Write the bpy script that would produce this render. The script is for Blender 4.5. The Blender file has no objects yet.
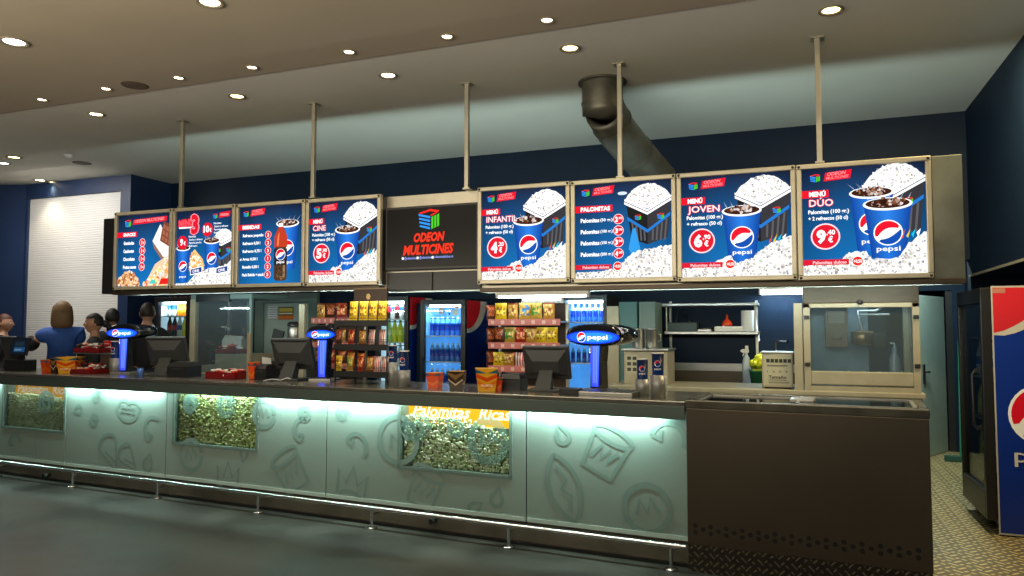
import bpy, bmesh, math, random
from mathutils import Vector, Matrix
from mathutils.geometry import tessellate_polygon
random.seed(7)
COL = bpy.context.scene.collection
PI = math.pi
rad = math.radians

# ------------------------------------------------------------------ camera model
FPX, EYE = 740.0, 1.5
YAW, PIT = rad(21.1), math.atan(40 / 740)
cy_, sy_, cp_, sp_ = math.cos(YAW), math.sin(YAW), math.cos(PIT), math.sin(PIT)
CR = Vector((cy_, sy_, 0)); CF = Vector((-sy_ * cp_, cy_ * cp_, sp_)); CU = Vector((sy_ * sp_, -cy_ * sp_, cp_))
def ray(x, y): return CF + CR * ((x - 512) / FPX) + CU * ((288 - y) / FPX)
def W(x, y, Y):                       # where a sight line meets the plane Y
    d = ray(x, y); t = Y / d.y
    return Vector((d.x * t, Y, EYE + d.z * t))
def K(x, y, z):                       # where a sight line meets the height z
    d = ray(x, y); t = (z - EYE) / d.z
    return Vector((d.x * t, d.y * t, z))
cam = bpy.data.cameras.new('camera'); camo = bpy.data.objects.new('camera', cam); COL.objects.link(camo)
cam.sensor_width = 36; cam.lens = 36 * FPX / 1024; cam.clip_start = .05
camo.location = (0, 0, EYE)
camo.rotation_euler = Matrix((CR, CU, -CF)).transposed().to_euler()
bpy.context.scene.camera = camo

# counter frame: u to the right along the counter, v away from the hall
CA = rad(-4.0); CO = Vector((-0.669, 4.739, 0))
DU = Vector((math.cos(CA), math.sin(CA), 0)); DV = Vector((-math.sin(CA), math.cos(CA), 0))
def C(u, v, z=0): return CO + DU * u + DV * v + Vector((0, 0, z))
def cu(px, py, v):                    # u and z on the counter plane v
    d = ray(px, py); p0 = CO + DV * v
    t = (p0.x * DV.x + p0.y * DV.y) / (d.x * DV.x + d.y * DV.y)
    q = d * t
    return (q.x - CO.x) * DU.x + (q.y - CO.y) * DU.y, EYE + q.z

# ------------------------------------------------------------------ materials
def lin(c):
    return tuple(((v / 12.92) if v <= .04045 else ((v + .055) / 1.055) ** 2.4) for v in c[:3])
def hexc(h): return lin((int(h[0:2], 16) / 255, int(h[2:4], 16) / 255, int(h[4:6], 16) / 255))
MATS = {}
def mat(name, col=(.5, .5, .5), rough=.5, metal=0., noise=0., nscale=8., bump=0., bscale=60., emit=None, es=0., stretch=None, coat=0., rvar=0., spec=None):
    if name in MATS: return MATS[name]
    m = bpy.data.materials.new(name); m.use_nodes = True; nt = m.node_tree; b = nt.nodes['Principled BSDF']
    b.inputs['Base Color'].default_value = (*col, 1); b.inputs['Roughness'].default_value = rough; b.inputs['Metallic'].default_value = metal
    if coat: b.inputs['Coat Weight'].default_value = coat
    if spec is not None: b.inputs['Specular IOR Level'].default_value = spec
    if emit: b.inputs['Emission Color'].default_value = (*emit, 1); b.inputs['Emission Strength'].default_value = es
    tc = nt.nodes.new('ShaderNodeTexCoord')
    if noise or rvar or bump:
        mp = nt.nodes.new('ShaderNodeMapping'); nt.links.new(tc.outputs['Object'], mp.inputs[0])
        if stretch: mp.inputs['Scale'].default_value = stretch
    if noise:
        n = nt.nodes.new('ShaderNodeTexNoise'); n.inputs['Scale'].default_value = nscale; n.inputs['Detail'].default_value = 5
        nt.links.new(mp.outputs[0], n.inputs['Vector'])
        r = nt.nodes.new('ShaderNodeMapRange'); r.inputs[1].default_value = .3; r.inputs[2].default_value = .7
        r.inputs[3].default_value = 1 - noise; r.inputs[4].default_value = 1 + noise; nt.links.new(n.outputs['Fac'], r.inputs[0])
        mx = nt.nodes.new('ShaderNodeVectorMath'); mx.operation = 'SCALE'; mx.inputs[0].default_value = col
        nt.links.new(r.outputs[0], mx.inputs['Scale']); nt.links.new(mx.outputs[0], b.inputs['Base Color'])
        if rvar:
            r2 = nt.nodes.new('ShaderNodeMapRange'); r2.inputs[3].default_value = rough - rvar; r2.inputs[4].default_value = rough + rvar
            nt.links.new(n.outputs['Fac'], r2.inputs[0]); nt.links.new(r2.outputs[0], b.inputs['Roughness'])
    if bump:
        n2 = nt.nodes.new('ShaderNodeTexNoise'); n2.inputs['Scale'].default_value = bscale; nt.links.new(mp.outputs[0], n2.inputs['Vector'])
        bp = nt.nodes.new('ShaderNodeBump'); bp.inputs['Strength'].default_value = bump; bp.inputs['Distance'].default_value = .01
        nt.links.new(n2.outputs['Fac'], bp.inputs['Height']); nt.links.new(bp.outputs[0], b.inputs['Normal'])
    MATS[name] = m; return m
def paintmat(name, rough=.5, metal=0., es=0., coat=0.):           # colour comes from the mesh's own face colours
    m = bpy.data.materials.new(name); m.use_nodes = True; nt = m.node_tree; b = nt.nodes['Principled BSDF']
    a = nt.nodes.new('ShaderNodeVertexColor'); a.layer_name = 'Col'
    b.inputs['Roughness'].default_value = rough; b.inputs['Metallic'].default_value = metal
    if es:
        nt.links.new(a.outputs[0], b.inputs['Emission Color']); b.inputs['Emission Strength'].default_value = es
        b.inputs['Base Color'].default_value = (.004, .004, .004, 1); b.inputs['Specular IOR Level'].default_value = .03; b.inputs['Roughness'].default_value = .5
    else:
        nt.links.new(a.outputs[0], b.inputs['Base Color'])
    if coat: b.inputs['Coat Weight'].default_value = coat
    MATS[name] = m; return m
P_MATTE = paintmat('painted_matte', .6); P_GLOSS = paintmat('painted_gloss', .25, coat=.3); P_FOIL = paintmat('printed_foil', .3, .25)
P_LIT = paintmat('backlit_print', .25, es=1.25); P_SCREEN = paintmat('screen_glow', .1, es=1.1); P_SIGN = paintmat('glowing_sign', .2, es=1.6)
P_PLASTIC = paintmat('bottle_plastic', .15, coat=.2)
def glassmat(name, tint=(1, 1, 1), refl=.08, alpha=.0, col=(.5, .6, .6)):
    m = bpy.data.materials.new(name); m.use_nodes = True; nt = m.node_tree
    for n in list(nt.nodes): nt.nodes.remove(n)
    o = nt.nodes.new('ShaderNodeOutputMaterial'); t = nt.nodes.new('ShaderNodeBsdfTransparent'); t.inputs[0].default_value = (*tint, 1)
    g = nt.nodes.new('ShaderNodeBsdfGlossy'); g.inputs['Roughness'].default_value = .04
    mx = nt.nodes.new('ShaderNodeMixShader')
    lw = nt.nodes.new('ShaderNodeLayerWeight'); lw.inputs[0].default_value = .25
    mr = nt.nodes.new('ShaderNodeMapRange'); mr.inputs[3].default_value = refl; mr.inputs[4].default_value = .7
    nt.links.new(lw.outputs['Fresnel'], mr.inputs[0]); nt.links.new(mr.outputs[0], mx.inputs[0])
    nt.links.new(t.outputs[0], mx.inputs[1]); nt.links.new(g.outputs[0], mx.inputs[2])
    if alpha:
        d = nt.nodes.new('ShaderNodeBsdfDiffuse'); d.inputs[0].default_value = (*col, 1)
        m2 = nt.nodes.new('ShaderNodeMixShader'); m2.inputs[0].default_value = alpha
        nt.links.new(mx.outputs[0], m2.inputs[1]); nt.links.new(d.outputs[0], m2.inputs[2]); nt.links.new(m2.outputs[0], o.inputs[0])
    else: nt.links.new(mx.outputs[0], o.inputs[0])
    MATS[name] = m; return m
GLASS = glassmat('clear_glass', (.93, .97, .96), .05)
GLASS_DIRTY = glassmat('hazy_glass', (.88, .94, .95), .05, .06, (.45, .55, .6))
STEEL = mat('brushed_steel', (.42, .41, .38), .32, .9, noise=.12, nscale=6, stretch=(1, 1, 18), rvar=.08)
STEEL_D = mat('dark_steel', (.085, .066, .047), .42, .7, noise=.18, nscale=5, stretch=(1, 1, 14), rvar=.1)
STEEL_S = mat('sign_steel', (.48, .44, .35), .38, .75, noise=.15, nscale=4, rvar=.08)
CHROME = mat('chrome', (.75, .75, .76), .16, 1.)
FRAME = mat('aluminium_frame', (.56, .50, .37), .38, .4, noise=.08)
TOPSTEEL = mat('worktop_steel', (.30, .285, .24), .22, .8, noise=.15, nscale=5, rvar=.1)
FASCIA = mat('fascia_steel', (.125, .165, .145), .4, .6, noise=.06, nscale=3)
PANEL = mat('frosted_panel', (.24, .315, .28), .35, 0, noise=.05, nscale=2)
ETCH = mat('etched_glass', (.165, .25, .22), .6)
BLACKP = mat('black_plastic', (.012, .012, .013), .38)
GREYP = mat('dark_grey_plastic', (.035, .038, .038), .45, bump=.05)
BLACKG = mat('black_gloss', (.008, .008, .01), .12, coat=.5)
RUBBER = mat('rubber', (.01, .01, .01), .7)
NAVY = mat('navy_paint', (.0035, .012, .029), .6, noise=.15, nscale=3, spec=.15)
CREAM = mat('cream_steel', (.38, .33, .225), .42, .3, noise=.08)
GREEND = mat('pale_green_paint', (.33, .43, .39), .5, noise=.05)
GREENF = mat('green_grey_frame', (.13, .19, .17), .5)
WHITE = mat('white_plastic', (.72, .72, .7), .45)
PAPER = mat('white_paper', (.7, .71, .7), .8)
PINK = mat('pink_shelf_edge', (.62, .16, .13), .45)
COOLWHITE = mat('glowing_white_liner', (.7, .8, .85), .4, emit=(.55, .82, 1.), es=.55)  # liner walls glow by themselves, standing in for light from the cooler's tube
COOLBLUE = mat('glowing_blue_liner', (.25, .5, .75), .4, emit=(.10, .40, .95), es=.55)  # same self-glow in blue, interior light put into the liner
TUBE = mat('lit_tube', (1, 1, 1), .3, emit=(.85, .97, 1.), es=7)
BULB = mat('lit_bulb', (1, 1, 1), .3, emit=(1., .86, .6), es=14)
BULBY = mat('lit_bulb_yellow', (1, 1, 1), .3, emit=(1., .8, .35), es=9)
BULBW = mat('lit_bulb_white', (1, 1, 1), .3, emit=(.9, .97, 1.), es=14)
DUCT = mat('galvanised_duct', (.13, .125, .10), .45, .6, noise=.25, nscale=7)

# ------------------------------------------------------------------ mesh builder
class MB:
    def __init__(s): s.v = []; s.f = []; s.m = []; s.c = []; s.mats = []; s.smooth = []; s.T = Matrix()
    def mi(s, m):
        if m not in s.mats: s.mats.append(m)
        return s.mats.index(m)
    def add(s, vs, fs, m, col=(.5, .5, .5), smooth=False, cols=None):
        o = len(s.v); i = s.mi(m)
        s.v += [tuple(s.T @ Vector(p)) for p in vs]
        for k, f in enumerate(fs):
            s.f.append([o + j for j in f]); s.m.append(i); s.smooth.append(smooth)
            s.c.append([cols[j] for j in f] if cols and len(cols) == len(vs) else [cols[k] if cols else col] * len(f))
    def box(s, a, b, m, col=(.5, .5, .5), bev=0.):
        x0, y0, z0 = [min(a[i], b[i]) for i in range(3)]; x1, y1, z1 = [max(a[i], b[i]) for i in range(3)]
        if bev <= 0:
            vs = [(x0, y0, z0), (x1, y0, z0), (x1, y1, z0), (x0, y1, z0), (x0, y0, z1), (x1, y0, z1), (x1, y1, z1), (x0, y1, z1)]
            s.add(vs, [(0, 3, 2, 1), (4, 5, 6, 7), (0, 1, 5, 4), (1, 2, 6, 5), (2, 3, 7, 6), (3, 0, 4, 7)], m, col); return
        bm = bmesh.new(); bmesh.ops.create_cube(bm, size=1)
        for v in bm.verts: v.co = ((x0 + x1) / 2 + v.co.x * (x1 - x0), (y0 + y1) / 2 + v.co.y * (y1 - y0), (z0 + z1) / 2 + v.co.z * (z1 - z0))
        bev = min(bev, (x1 - x0) * .45, (y1 - y0) * .45, (z1 - z0) * .45)
        bmesh.ops.bevel(bm, geom=bm.edges[:], offset=bev, segments=2, affect='EDGES', profile=.6)
        bm.verts.index_update()
        s.add([v.co[:] for v in bm.verts], [[v.index for v in f.verts] for f in bm.faces], m, col); bm.free()
    def loft(s, rings, m, col=(.5, .5, .5), smooth=True, cap=True, cols=None, closed=True):
        n = len(rings[0]); vs = [p for r in rings for p in r]; fs = []; fc = []
        for i in range(len(rings) - 1):
            for j in range(n if closed else n - 1):
                k = (j + 1) % n
                fs.append((i * n + j, i * n + k, (i + 1) * n + k, (i + 1) * n + j)); fc.append(cols[i] if cols else col)
        s.add(vs, fs, m, smooth=smooth, cols=fc)
        if cap:
            s.add(rings[0], [tuple(range(n))[::-1]], m, cols[0] if cols else col)
            s.add(rings[-1], [tuple(range(n))], m, cols[-1] if cols else col)
    def lathe(s, prof, m, col=(.5, .5, .5), n=16, c=(0, 0, 0), cols=None, smooth=True, cap=True):
        rings = [[(c[0] + r * math.cos(2 * PI * k / n), c[1] + r * math.sin(2 * PI * k / n), c[2] + z) for k in range(n)] for r, z in prof]
        s.loft(rings, m, col, smooth, cap, cols)
    def tube(s, pts, r, m, col=(.5, .5, .5), n=10, smooth=True, cap=True):
        pts = [Vector(p) for p in pts]; rings = []
        rs = r if isinstance(r, (list, tuple)) else [r] * len(pts)
        up = None
        for i, p in enumerate(pts):
            t = (pts[min(i + 1, len(pts) - 1)] - pts[max(i - 1, 0)]).normalized()
            if up is None:
                up = Vector((0, 0, 1)) if abs(t.z) < .9 else Vector((1, 0, 0))
            a = t.cross(up).normalized(); b = a.cross(t).normalized(); up = b
            rings.append([p + a * rs[i] * math.cos(2 * PI * k / n) + b * rs[i] * math.sin(2 * PI * k / n) for k in range(n)])
        s.loft([[tuple(q) for q in r_] for r_ in rings], m, col, smooth, cap)
    def prism(s, poly, y0, y1, m, col=(.5, .5, .5)):   # polygon in x,z pushed along y
        n = len(poly); vs = [(x, y0, z) for x, z in poly] + [(x, y1, z) for x, z in poly]
        tri = tessellate_polygon([[Vector((x, z, 0)) for x, z in poly]])
        fs = [tuple(t) for t in tri] + [tuple(i + n for i in t[::-1]) for t in tri] + [(i, (i + 1) % n, (i + 1) % n + n, i + n) for i in range(n)]
        s.add(vs, fs, m, col)
    def blob(s, c, r, m, col=(.5, .5, .5), sub=1, jit=.0, sc=(1, 1, 1)):
        for vs, fs in (ICO[sub],):
            s.add([(c[0] + v[0] * r * sc[0] * (1 + random.uniform(-jit, jit)), c[1] + v[1] * r * sc[1] * (1 + random.uniform(-jit, jit)), c[2] + v[2] * r * sc[2] * (1 + random.uniform(-jit, jit))) for v in vs], fs, m, col, True)
    def build(s, name, parent=None, loc=(0, 0, 0), rz=0, smooth_angle=None):
        me = bpy.data.meshes.new(name); me.from_pydata(s.v, [], s.f)
        for m in s.mats: me.materials.append(m)
        me.polygons.foreach_set('material_index', s.m); me.polygons.foreach_set('use_smooth', s.smooth)
        at = me.color_attributes.new('Col', 'FLOAT_COLOR', 'CORNER')
        flat = []
        for c in s.c:
            for q in c: flat += [q[0], q[1], q[2], 1.]
        at.data.foreach_set('color', flat)
        bm = bmesh.new(); bm.from_mesh(me); bmesh.ops.recalc_face_normals(bm, faces=bm.faces[:]) if not getattr(s, 'flat', False) else None
        bm.to_mesh(me); bm.free(); me.update()
        o = bpy.data.objects.new(name, me); COL.objects.link(o)
        o.location = loc; o.rotation_euler = (0, 0, rz)
        if parent: o.parent = parent
        return o
ICO = {}
for _k in (1, 2):
    _b = bmesh.new(); bmesh.ops.create_icosphere(_b, subdivisions=_k, radius=1); _b.verts.index_update()
    ICO[_k] = ([v.co[:] for v in _b.verts], [[v.index for v in f.verts] for f in _b.faces]); _b.free()

def tag(o, label, cat, group=None, kind=None):
    o['label'] = label; o['category'] = cat
    if group: o['group'] = group
    if kind: o['kind'] = kind
    return o
def thing(name, label, cat, loc=(0, 0, 0), rz=0, group=None):
    o = bpy.data.objects.new(name, None); COL.objects.link(o); o.empty_display_size = .05
    o.location = loc; o.rotation_euler = (0, 0, rz)
    return tag(o, label, cat, group)
def struct(name, mb, label=None, parent=None, loc=(0, 0, 0), rz=0):
    o = mb.build(name, parent, loc, rz)
    if parent is None:
        o['kind'] = 'structure'
        if label: o['label'] = label; o['category'] = name.split('_')[0]
    return o
def kids(o): return [c for c in COL.objects if c.parent == o]
def dup(o, loc, rz=None, label=None, group=None, parent=None):
    c = o.copy(); COL.objects.link(c)
    if parent is None:
        c.location = loc
        if rz is not None: c.rotation_euler = (0, 0, rz)
        if label: c['label'] = label
        if group: c['group'] = group
    else: c.parent = parent
    for k in kids(o): dup(k, None, parent=c)
    return c
ORD = ['first', 'second', 'third', 'fourth', 'fifth', 'sixth', 'seventh', 'eighth', 'ninth', 'tenth', 'eleventh', 'twelfth']
def nth(i, n): return 'leftmost' if i == 0 else ('rightmost' if i == n - 1 else ORD[i] + ' from the left')

# ------------------------------------------------------------------ flat artwork (printed or backlit)
_tc = {}
def text_mesh(s, bold=.0, shear=0.):
    k = (s, bold, shear)
    if k not in _tc:
        cu_ = bpy.data.curves.new('t', 'FONT'); cu_.body = s; cu_.size = 1; cu_.resolution_u = 2; cu_.offset = bold; cu_.shear = shear
        o = bpy.data.objects.new('t', cu_); COL.objects.link(o)
        bpy.context.view_layer.update()
        me = bpy.data.meshes.new_from_object(o.evaluated_get(bpy.context.evaluated_depsgraph_get()))
        vs = [v.co[:2] for v in me.vertices]; fs = [list(p.vertices) for p in me.polygons]
        bpy.data.objects.remove(o); bpy.data.curves.remove(cu_); bpy.data.meshes.remove(me)
        xs = [v[0] for v in vs] or [0]; ys = [v[1] for v in vs] or [0]
        _tc[k] = (vs, fs, min(xs), max(xs), min(ys), max(ys))
    return _tc[k]
class Art:
    """flat shapes on a face: x to the right, y up, each layer lies a hair in front of the last"""
    def __init__(s, m=None, base=0., step=.0004): s.mb = MB(); s.mb.flat = True; s.m = m or P_LIT; s.n = 0; s.base = base; s.step = step
    def d(s): s.n += 1; return -(s.base + s.n * s.step)
    def poly(s, pts, col, cols=None, d=None):
        y = d if d is not None else s.d(); n = len(pts)
        if n > 4: fs = [tuple(t) for t in tessellate_polygon([[Vector((p[0], p[1], 0)) for p in pts]])]
        else: fs = [tuple(range(n))]
        s.mb.add([(p[0], y, p[1]) for p in pts], fs, s.m, col, cols=cols)
    def rect(s, x0, y0, x1, y1, col, cols=None): s.poly([(x0, y0), (x1, y0), (x1, y1), (x0, y1)], col, cols)
    def ell(s, x, y, rx, ry, col, n=28, a0=0, a1=2 * PI, d=None):
        s.poly([(x + rx * math.cos(a0 + (a1 - a0) * k / n), y + ry * math.sin(a0 + (a1 - a0) * k / n)) for k in range(n)], col, d=d)
    def text(s, t, x, y, h, col, w=None, bold=.02, shear=0., al='l', ang=0.):
        vs, fs, x0, x1, y0, y1 = text_mesh(t, bold, shear)
        if not fs: return
        k = h / .72; kx = k if w is None else w / max(1e-6, x1 - x0)
        ox = x - (0 if al == 'l' else (x1 - x0) * kx * (.5 if al == 'c' else 1)); yy = s.d()
        ca, sa = math.cos(ang), math.sin(ang); out = []
        for v in vs:
            px, py = ox + (v[0] - x0) * kx - x, v[1] * k
            out.append((x + px * ca - py * sa, yy, y + px * sa + py * ca))
        s.mb.add(out, fs, s.m, col)
    def blobs(s, n, fn, cols, r0, r1, k=6):
        for _ in range(n):
            x, y = fn(); r = random.uniform(r0, r1); a = random.random() * 6
            if s.n % 40 == 39: pass
            s.poly([(x + r * random.uniform(.6, 1.2) * math.cos(a + 2 * PI * i / k), y + r * random.uniform(.6, 1.2) * math.sin(a + 2 * PI * i / k)) for i in range(k)],
                   random.choice(cols), d=-(s.base + s.n * s.step + random.random() * s.step * 6))
        s.n += 7
    def build(s, name, parent=None, loc=(0, 0, 0), rz=0): return s.mb.build(name, parent, loc, rz)
WHT = (1, 1, 1); RED = hexc('e3112a'); PBLUE = hexc('1450b4'); DBLUE = hexc('0b2452')
def globe(a, x, y, r, rot=.45, ring=True, wb=hexc('0d4aa8')):
    """round red, white and blue emblem with a wave"""
    if ring: a.ell(x, y, r * 1.1, r * 1.1, WHT)
    ca, sa = math.cos(rot), math.sin(rot)
    def tr(p): return (x + (p[0] * ca - p[1] * sa) * r, y + (p[0] * sa + p[1] * ca) * r)
    up = [(math.cos(t), math.sin(t)) for t in [rad(8 + k * 164 / 20) for k in range(21)]]
    wave = [(-.99 + 1.98 * k / 12, .14 + .30 * math.sin(-PI * .15 + PI * 1.15 * k / 12) - .28 * (k / 12) ** 2 * 1. + .0) for k in range(1, 12)]
    a.poly([tr(p) for p in up + wave], RED)
    dn = [(math.cos(t), math.sin(t)) for t in [rad(200 + k * 150 / 20) for k in range(21)]]
    wave2 = [(.94 - 1.85 * k / 12, -.17 - .30 * math.sin(PI * 1.0 * k / 12) * (.4 + .6 * k / 12) - .02) for k in range(1, 12)]
    a.poly([tr(p) for p in dn + wave2], wb)
def cube_logo(a, x, y, s):
    """small cube of coloured bars"""
    class _S:
        def poly(q, pts, c): A_.poly([(px, y + (py - y) * .8) for px, py in pts], c)
    A_ = a; a = _S()
    R, B, G = hexc('ff2a22'), hexc('2f9bff'), hexc('4fd02a')
    a.poly([(x, y + s * .82), (x + s * .55, y + s), (x + s, y + s * .9), (x + s * .93, y + s * .8), (x + s * .55, y + s * .88), (x + s * .1, y + s * .75)], R)
    a.poly([(x + s * .93, y + s * .8), (x + s, y + s * .9), (x + s * .62, y + s * .62), (x + s * .55, y + s * .66), (x + s * .75, y + s * .78)], R)
    for k in range(4):
        yy = y + s * (.66 - .2 * k)
        a.poly([(x + .02 * s * k, yy), (x + s * .56, yy - s * .17), (x + s * .56, yy - s * .05), (x + .02 * s * k, yy + s * .1)], B)
    for k in range(3):
        xx = x + s * (.62 + .14 * k)
        a.poly([(xx, y - s * (.1 - .06 * k)), (xx + s * .1, y - s * (.05 - .06 * k)), (xx + s * .1, y + s * (.62 + .06 * k)), (xx, y + s * (.56 + .06 * k))], G)
# ------------------------------------------------------------------ menu posters (unit square, scaled to the panel)
POPC = [hexc(h) for h in ('ffffff', 'f4f4f2', 'ffffff', 'd4d1ce', 'b4b0b0', 'fffdf0', '8f8b90', 'f8f2e0', 'c2bdb4')]
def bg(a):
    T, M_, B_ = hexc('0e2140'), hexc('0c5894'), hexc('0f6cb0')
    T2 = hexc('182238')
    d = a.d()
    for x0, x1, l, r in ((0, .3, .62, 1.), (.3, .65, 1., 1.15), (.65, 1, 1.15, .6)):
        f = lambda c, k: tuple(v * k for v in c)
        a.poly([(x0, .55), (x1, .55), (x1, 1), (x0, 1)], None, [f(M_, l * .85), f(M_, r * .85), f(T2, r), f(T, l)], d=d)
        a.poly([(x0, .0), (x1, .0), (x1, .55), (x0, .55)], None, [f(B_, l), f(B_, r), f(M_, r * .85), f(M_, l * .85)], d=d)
def logo(a, x=.07, y=.88, s=1.):
    cube_logo(a, x, y, .085 * s)
    x += .115 * s
    a.poly([(x, y - .005), (x + .22 * s, y + .012), (x + .235 * s, y + .095 * s), (x + .015 * s, y + .075 * s)], RED)
    a.text('ODEON', x + .03 * s, y + .045 * s, .03 * s, hexc('ff8a90'), w=.16 * s, bold=.03, shear=.3, ang=.06)
    a.text('MULTICINES', x + .02 * s, y + .01 * s, .026 * s, hexc('ff8a90'), w=.19 * s, bold=.02, shear=.3, ang=.06)
def popcorn_floor(a, prof, n=640, white=True):
    pts = [(0, 0)] + [(1, 0)] + prof[::-1]
    pr = []
    for i in range(len(prof) - 1):           # bumpy upper edge
        (x0, y0), (x1, y1) = prof[i], prof[i + 1]; k = max(2, int((x1 - x0) / .022))
        for j in range(k): t = j / k; pr.append((x0 + (x1 - x0) * t, y0 + (y1 - y0) * t + random.uniform(-.012, .018)))
    pr.append(prof[-1])
    a.poly([(0, 0), (1, 0)] + pr[::-1], hexc('e9e7e4'))
    def top(x):
        for i in range(len(prof) - 1):
            if prof[i][0] <= x <= prof[i + 1][0]:
                t = (x - prof[i][0]) / (prof[i + 1][0] - prof[i][0]); return prof[i][1] + t * (prof[i + 1][1] - prof[i][1])
        return 0
    def fn():
        x = random.uniform(.012, .988); return x, random.uniform(.012, max(.014, top(x)))
    a.blobs(n, fn, POPC, .006, .017)
def cup(a, x, yt, rx, yb, k=.70, txt=True):
    """paper cup of cola: x centre, yt rim height, yb foot height"""
    D, L = hexc('0a3f96'), hexc('1d6fd0')
    ry = rx * .27; xb = rx * k; d = a.d()
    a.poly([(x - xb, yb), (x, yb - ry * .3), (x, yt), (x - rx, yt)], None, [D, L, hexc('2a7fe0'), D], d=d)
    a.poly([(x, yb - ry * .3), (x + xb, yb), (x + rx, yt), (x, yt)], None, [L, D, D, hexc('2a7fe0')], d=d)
    a.ell(x, yt, rx * 1.04, ry * 1.15, WHT)
    a.ell(x, yt + .006, rx * .93, ry * .88, hexc('3a1a10'))
    BR = [hexc(h) for h in ('5a2a18', '7c4a36', 'a88878', 'c8b8b0', '2c120a', '8a5a30', 'd8d0cc')]
    def fn():
        t = random.random() * 2 * PI; r = math.sqrt(random.random()) * .8
        return x + rx * .9 * r * math.cos(t), yt + .012 + ry * r * math.sin(t) * .95 + .006
    a.blobs(34, fn, BR, rx * .05, rx * .13)
    for t in (-.8, -.45, .1, .5, .85):       # splashes
        a.poly([(x + rx * t, yt + ry * .8), (x + rx * t + .008, yt + ry * .8), (x + rx * t * 1.3 + random.uniform(-.03, .03), yt + ry + .05)], hexc('b8c4d8'))
    h = yt - yb
    globe(a, x, yb + h * .46, rx * .56)
    a.text('pepsi', x, yb + h * .12, rx * .24, WHT, w=rx * 1.0, bold=.015, al='c')
def bucket(a, xl, yl, xf, yf, xr, yr, ybot, pile):
    """dark box of popcorn seen on its corner: left, front and right corners of the rim"""
    K_, G_ = hexc('1a1a1c'), hexc('333338')
    dz = .035
    a.poly([(xl + .02, yl - dz), (xf, yf - dz), (xf, ybot), (xl + .07, ybot + .06)], K_)
    a.poly([(xf, yf - dz), (xr - .01, yr - dz), (xr - .04, ybot + .07), (xf, ybot)], G_)
    for (p, q) in (((xl + .03, yl - .2), (xf, yf - .22)), ((xf, yf - .22), (xr - .015, yr - .19))):
        if ybot < p[1] - .05:
            a.poly([p, q, (q[0], q[1] + .035), (p[0], p[1] + .035)], hexc('2074c8'))
            for k in range(1, 5):
                xx = p[0] + (q[0] - p[0]) * k / 5; yy = p[1] + (q[1] - p[1]) * k / 5
                a.poly([(xx, yy), (xx + .018, yy), (xx + .018 + (xf - xx) * .12, ybot + .04), (xx + (xf - xx) * .12, ybot + .04)], hexc('57575c'))
    if xf - xl > .1: cube_logo(a, xl + (xf - xl) * .45, (yl + yf) / 2 - .14, .065)
    if xr - xf > .1: cube_logo(a, xf + (xr - xf) * .4, (yr + yf) / 2 - .15, .07)
    xt, yt = (xl + xr) / 2, (yl + yr) / 2 + pile
    arch = []
    for k in range(25):
        u_ = k / 24; arch.append((xl + (xr - xl) * u_, yl + (yr - yl) * u_ + pile * (1 - abs(2 * u_ - 1) ** 2.1) ** .9 + random.uniform(-.006, .008)))
    a.poly(arch + [(xf, yf + .03)], hexc('f4f3f0'))
    def fn():
        while True:
            x = random.uniform(xl + .02, xr - .02); y = random.uniform(yf + .02, yt)
            lo = yf + .03 + (abs(x - xf) / (max(xf - xl, .01) if x < xf else max(xr - xf, .01))) * ((yl if x < xf else yr) - yf)
            hi = yl + (yt - yl) * (1 - abs((x - xt) / ((xr - xl) / 2)) ** 2.2)
            if lo < y < hi: return x, y
    a.blobs(150, fn, POPC, .006, .014)
    for p, q in (((xl, yl), (xf, yf)), ((xf, yf), (xr, yr))):
        a.poly([p, q, (q[0], q[1] + .022), (p[0], p[1] + .022)], WHT)
        a.poly([(p[0], p[1] - .008), (q[0], q[1] - .008), q, p], hexc('202024'))
        a.poly([(p[0], p[1] - .034), (q[0], q[1] - .034), (q[0], q[1] - .008), (p[0], p[1] - .008)], WHT)
def badge(a, x, y, r, big, small='', euro=True, col=None):
    a.ell(x, y, r * 1.12, r * 1.12, hexc('ffd8dc')); a.ell(x, y, r, r, col or hexc('d9142c'))
    if small:
        a.text(big, x - r * .68, y - r * .5, r * 1.05, WHT, w=r * .72, bold=.05)
        a.text(small, x + r * .08, y + r * .15, r * .4, WHT, w=r * .66, bold=.03)
        a.text('€', x + r * .2, y - r * .5, r * .5, WHT, w=r * .36, bold=.03)
    else:
        a.text(big, x, y - r * .42, r * .85, WHT, al='c', bold=.04)
def tab(a, t, y, x1, h=.07, tx=.06):
    a.rect(0, y, x1, y + h, RED); a.text(t, tx, y + h * .2, h * .62, WHT, w=x1 - tx - .025, bold=.05)
def strip(a, x1=.38, col=None):
    a.rect(0, .095, x1, .145, col or hexc('d21830')); a.text('Palomitas dulces', .08, .105, .028, hexc('ffc8cc'), w=x1 - .1, bold=.03)
    a.ell(x1 + .07, .122, .047, .047, WHT); a.ell(x1 + .07, .122, .042, .042, hexc('e02c20')); a.text('+0,50', x1 + .07, .108, .03, WHT, w=.066, al='c', bold=.03)
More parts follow.
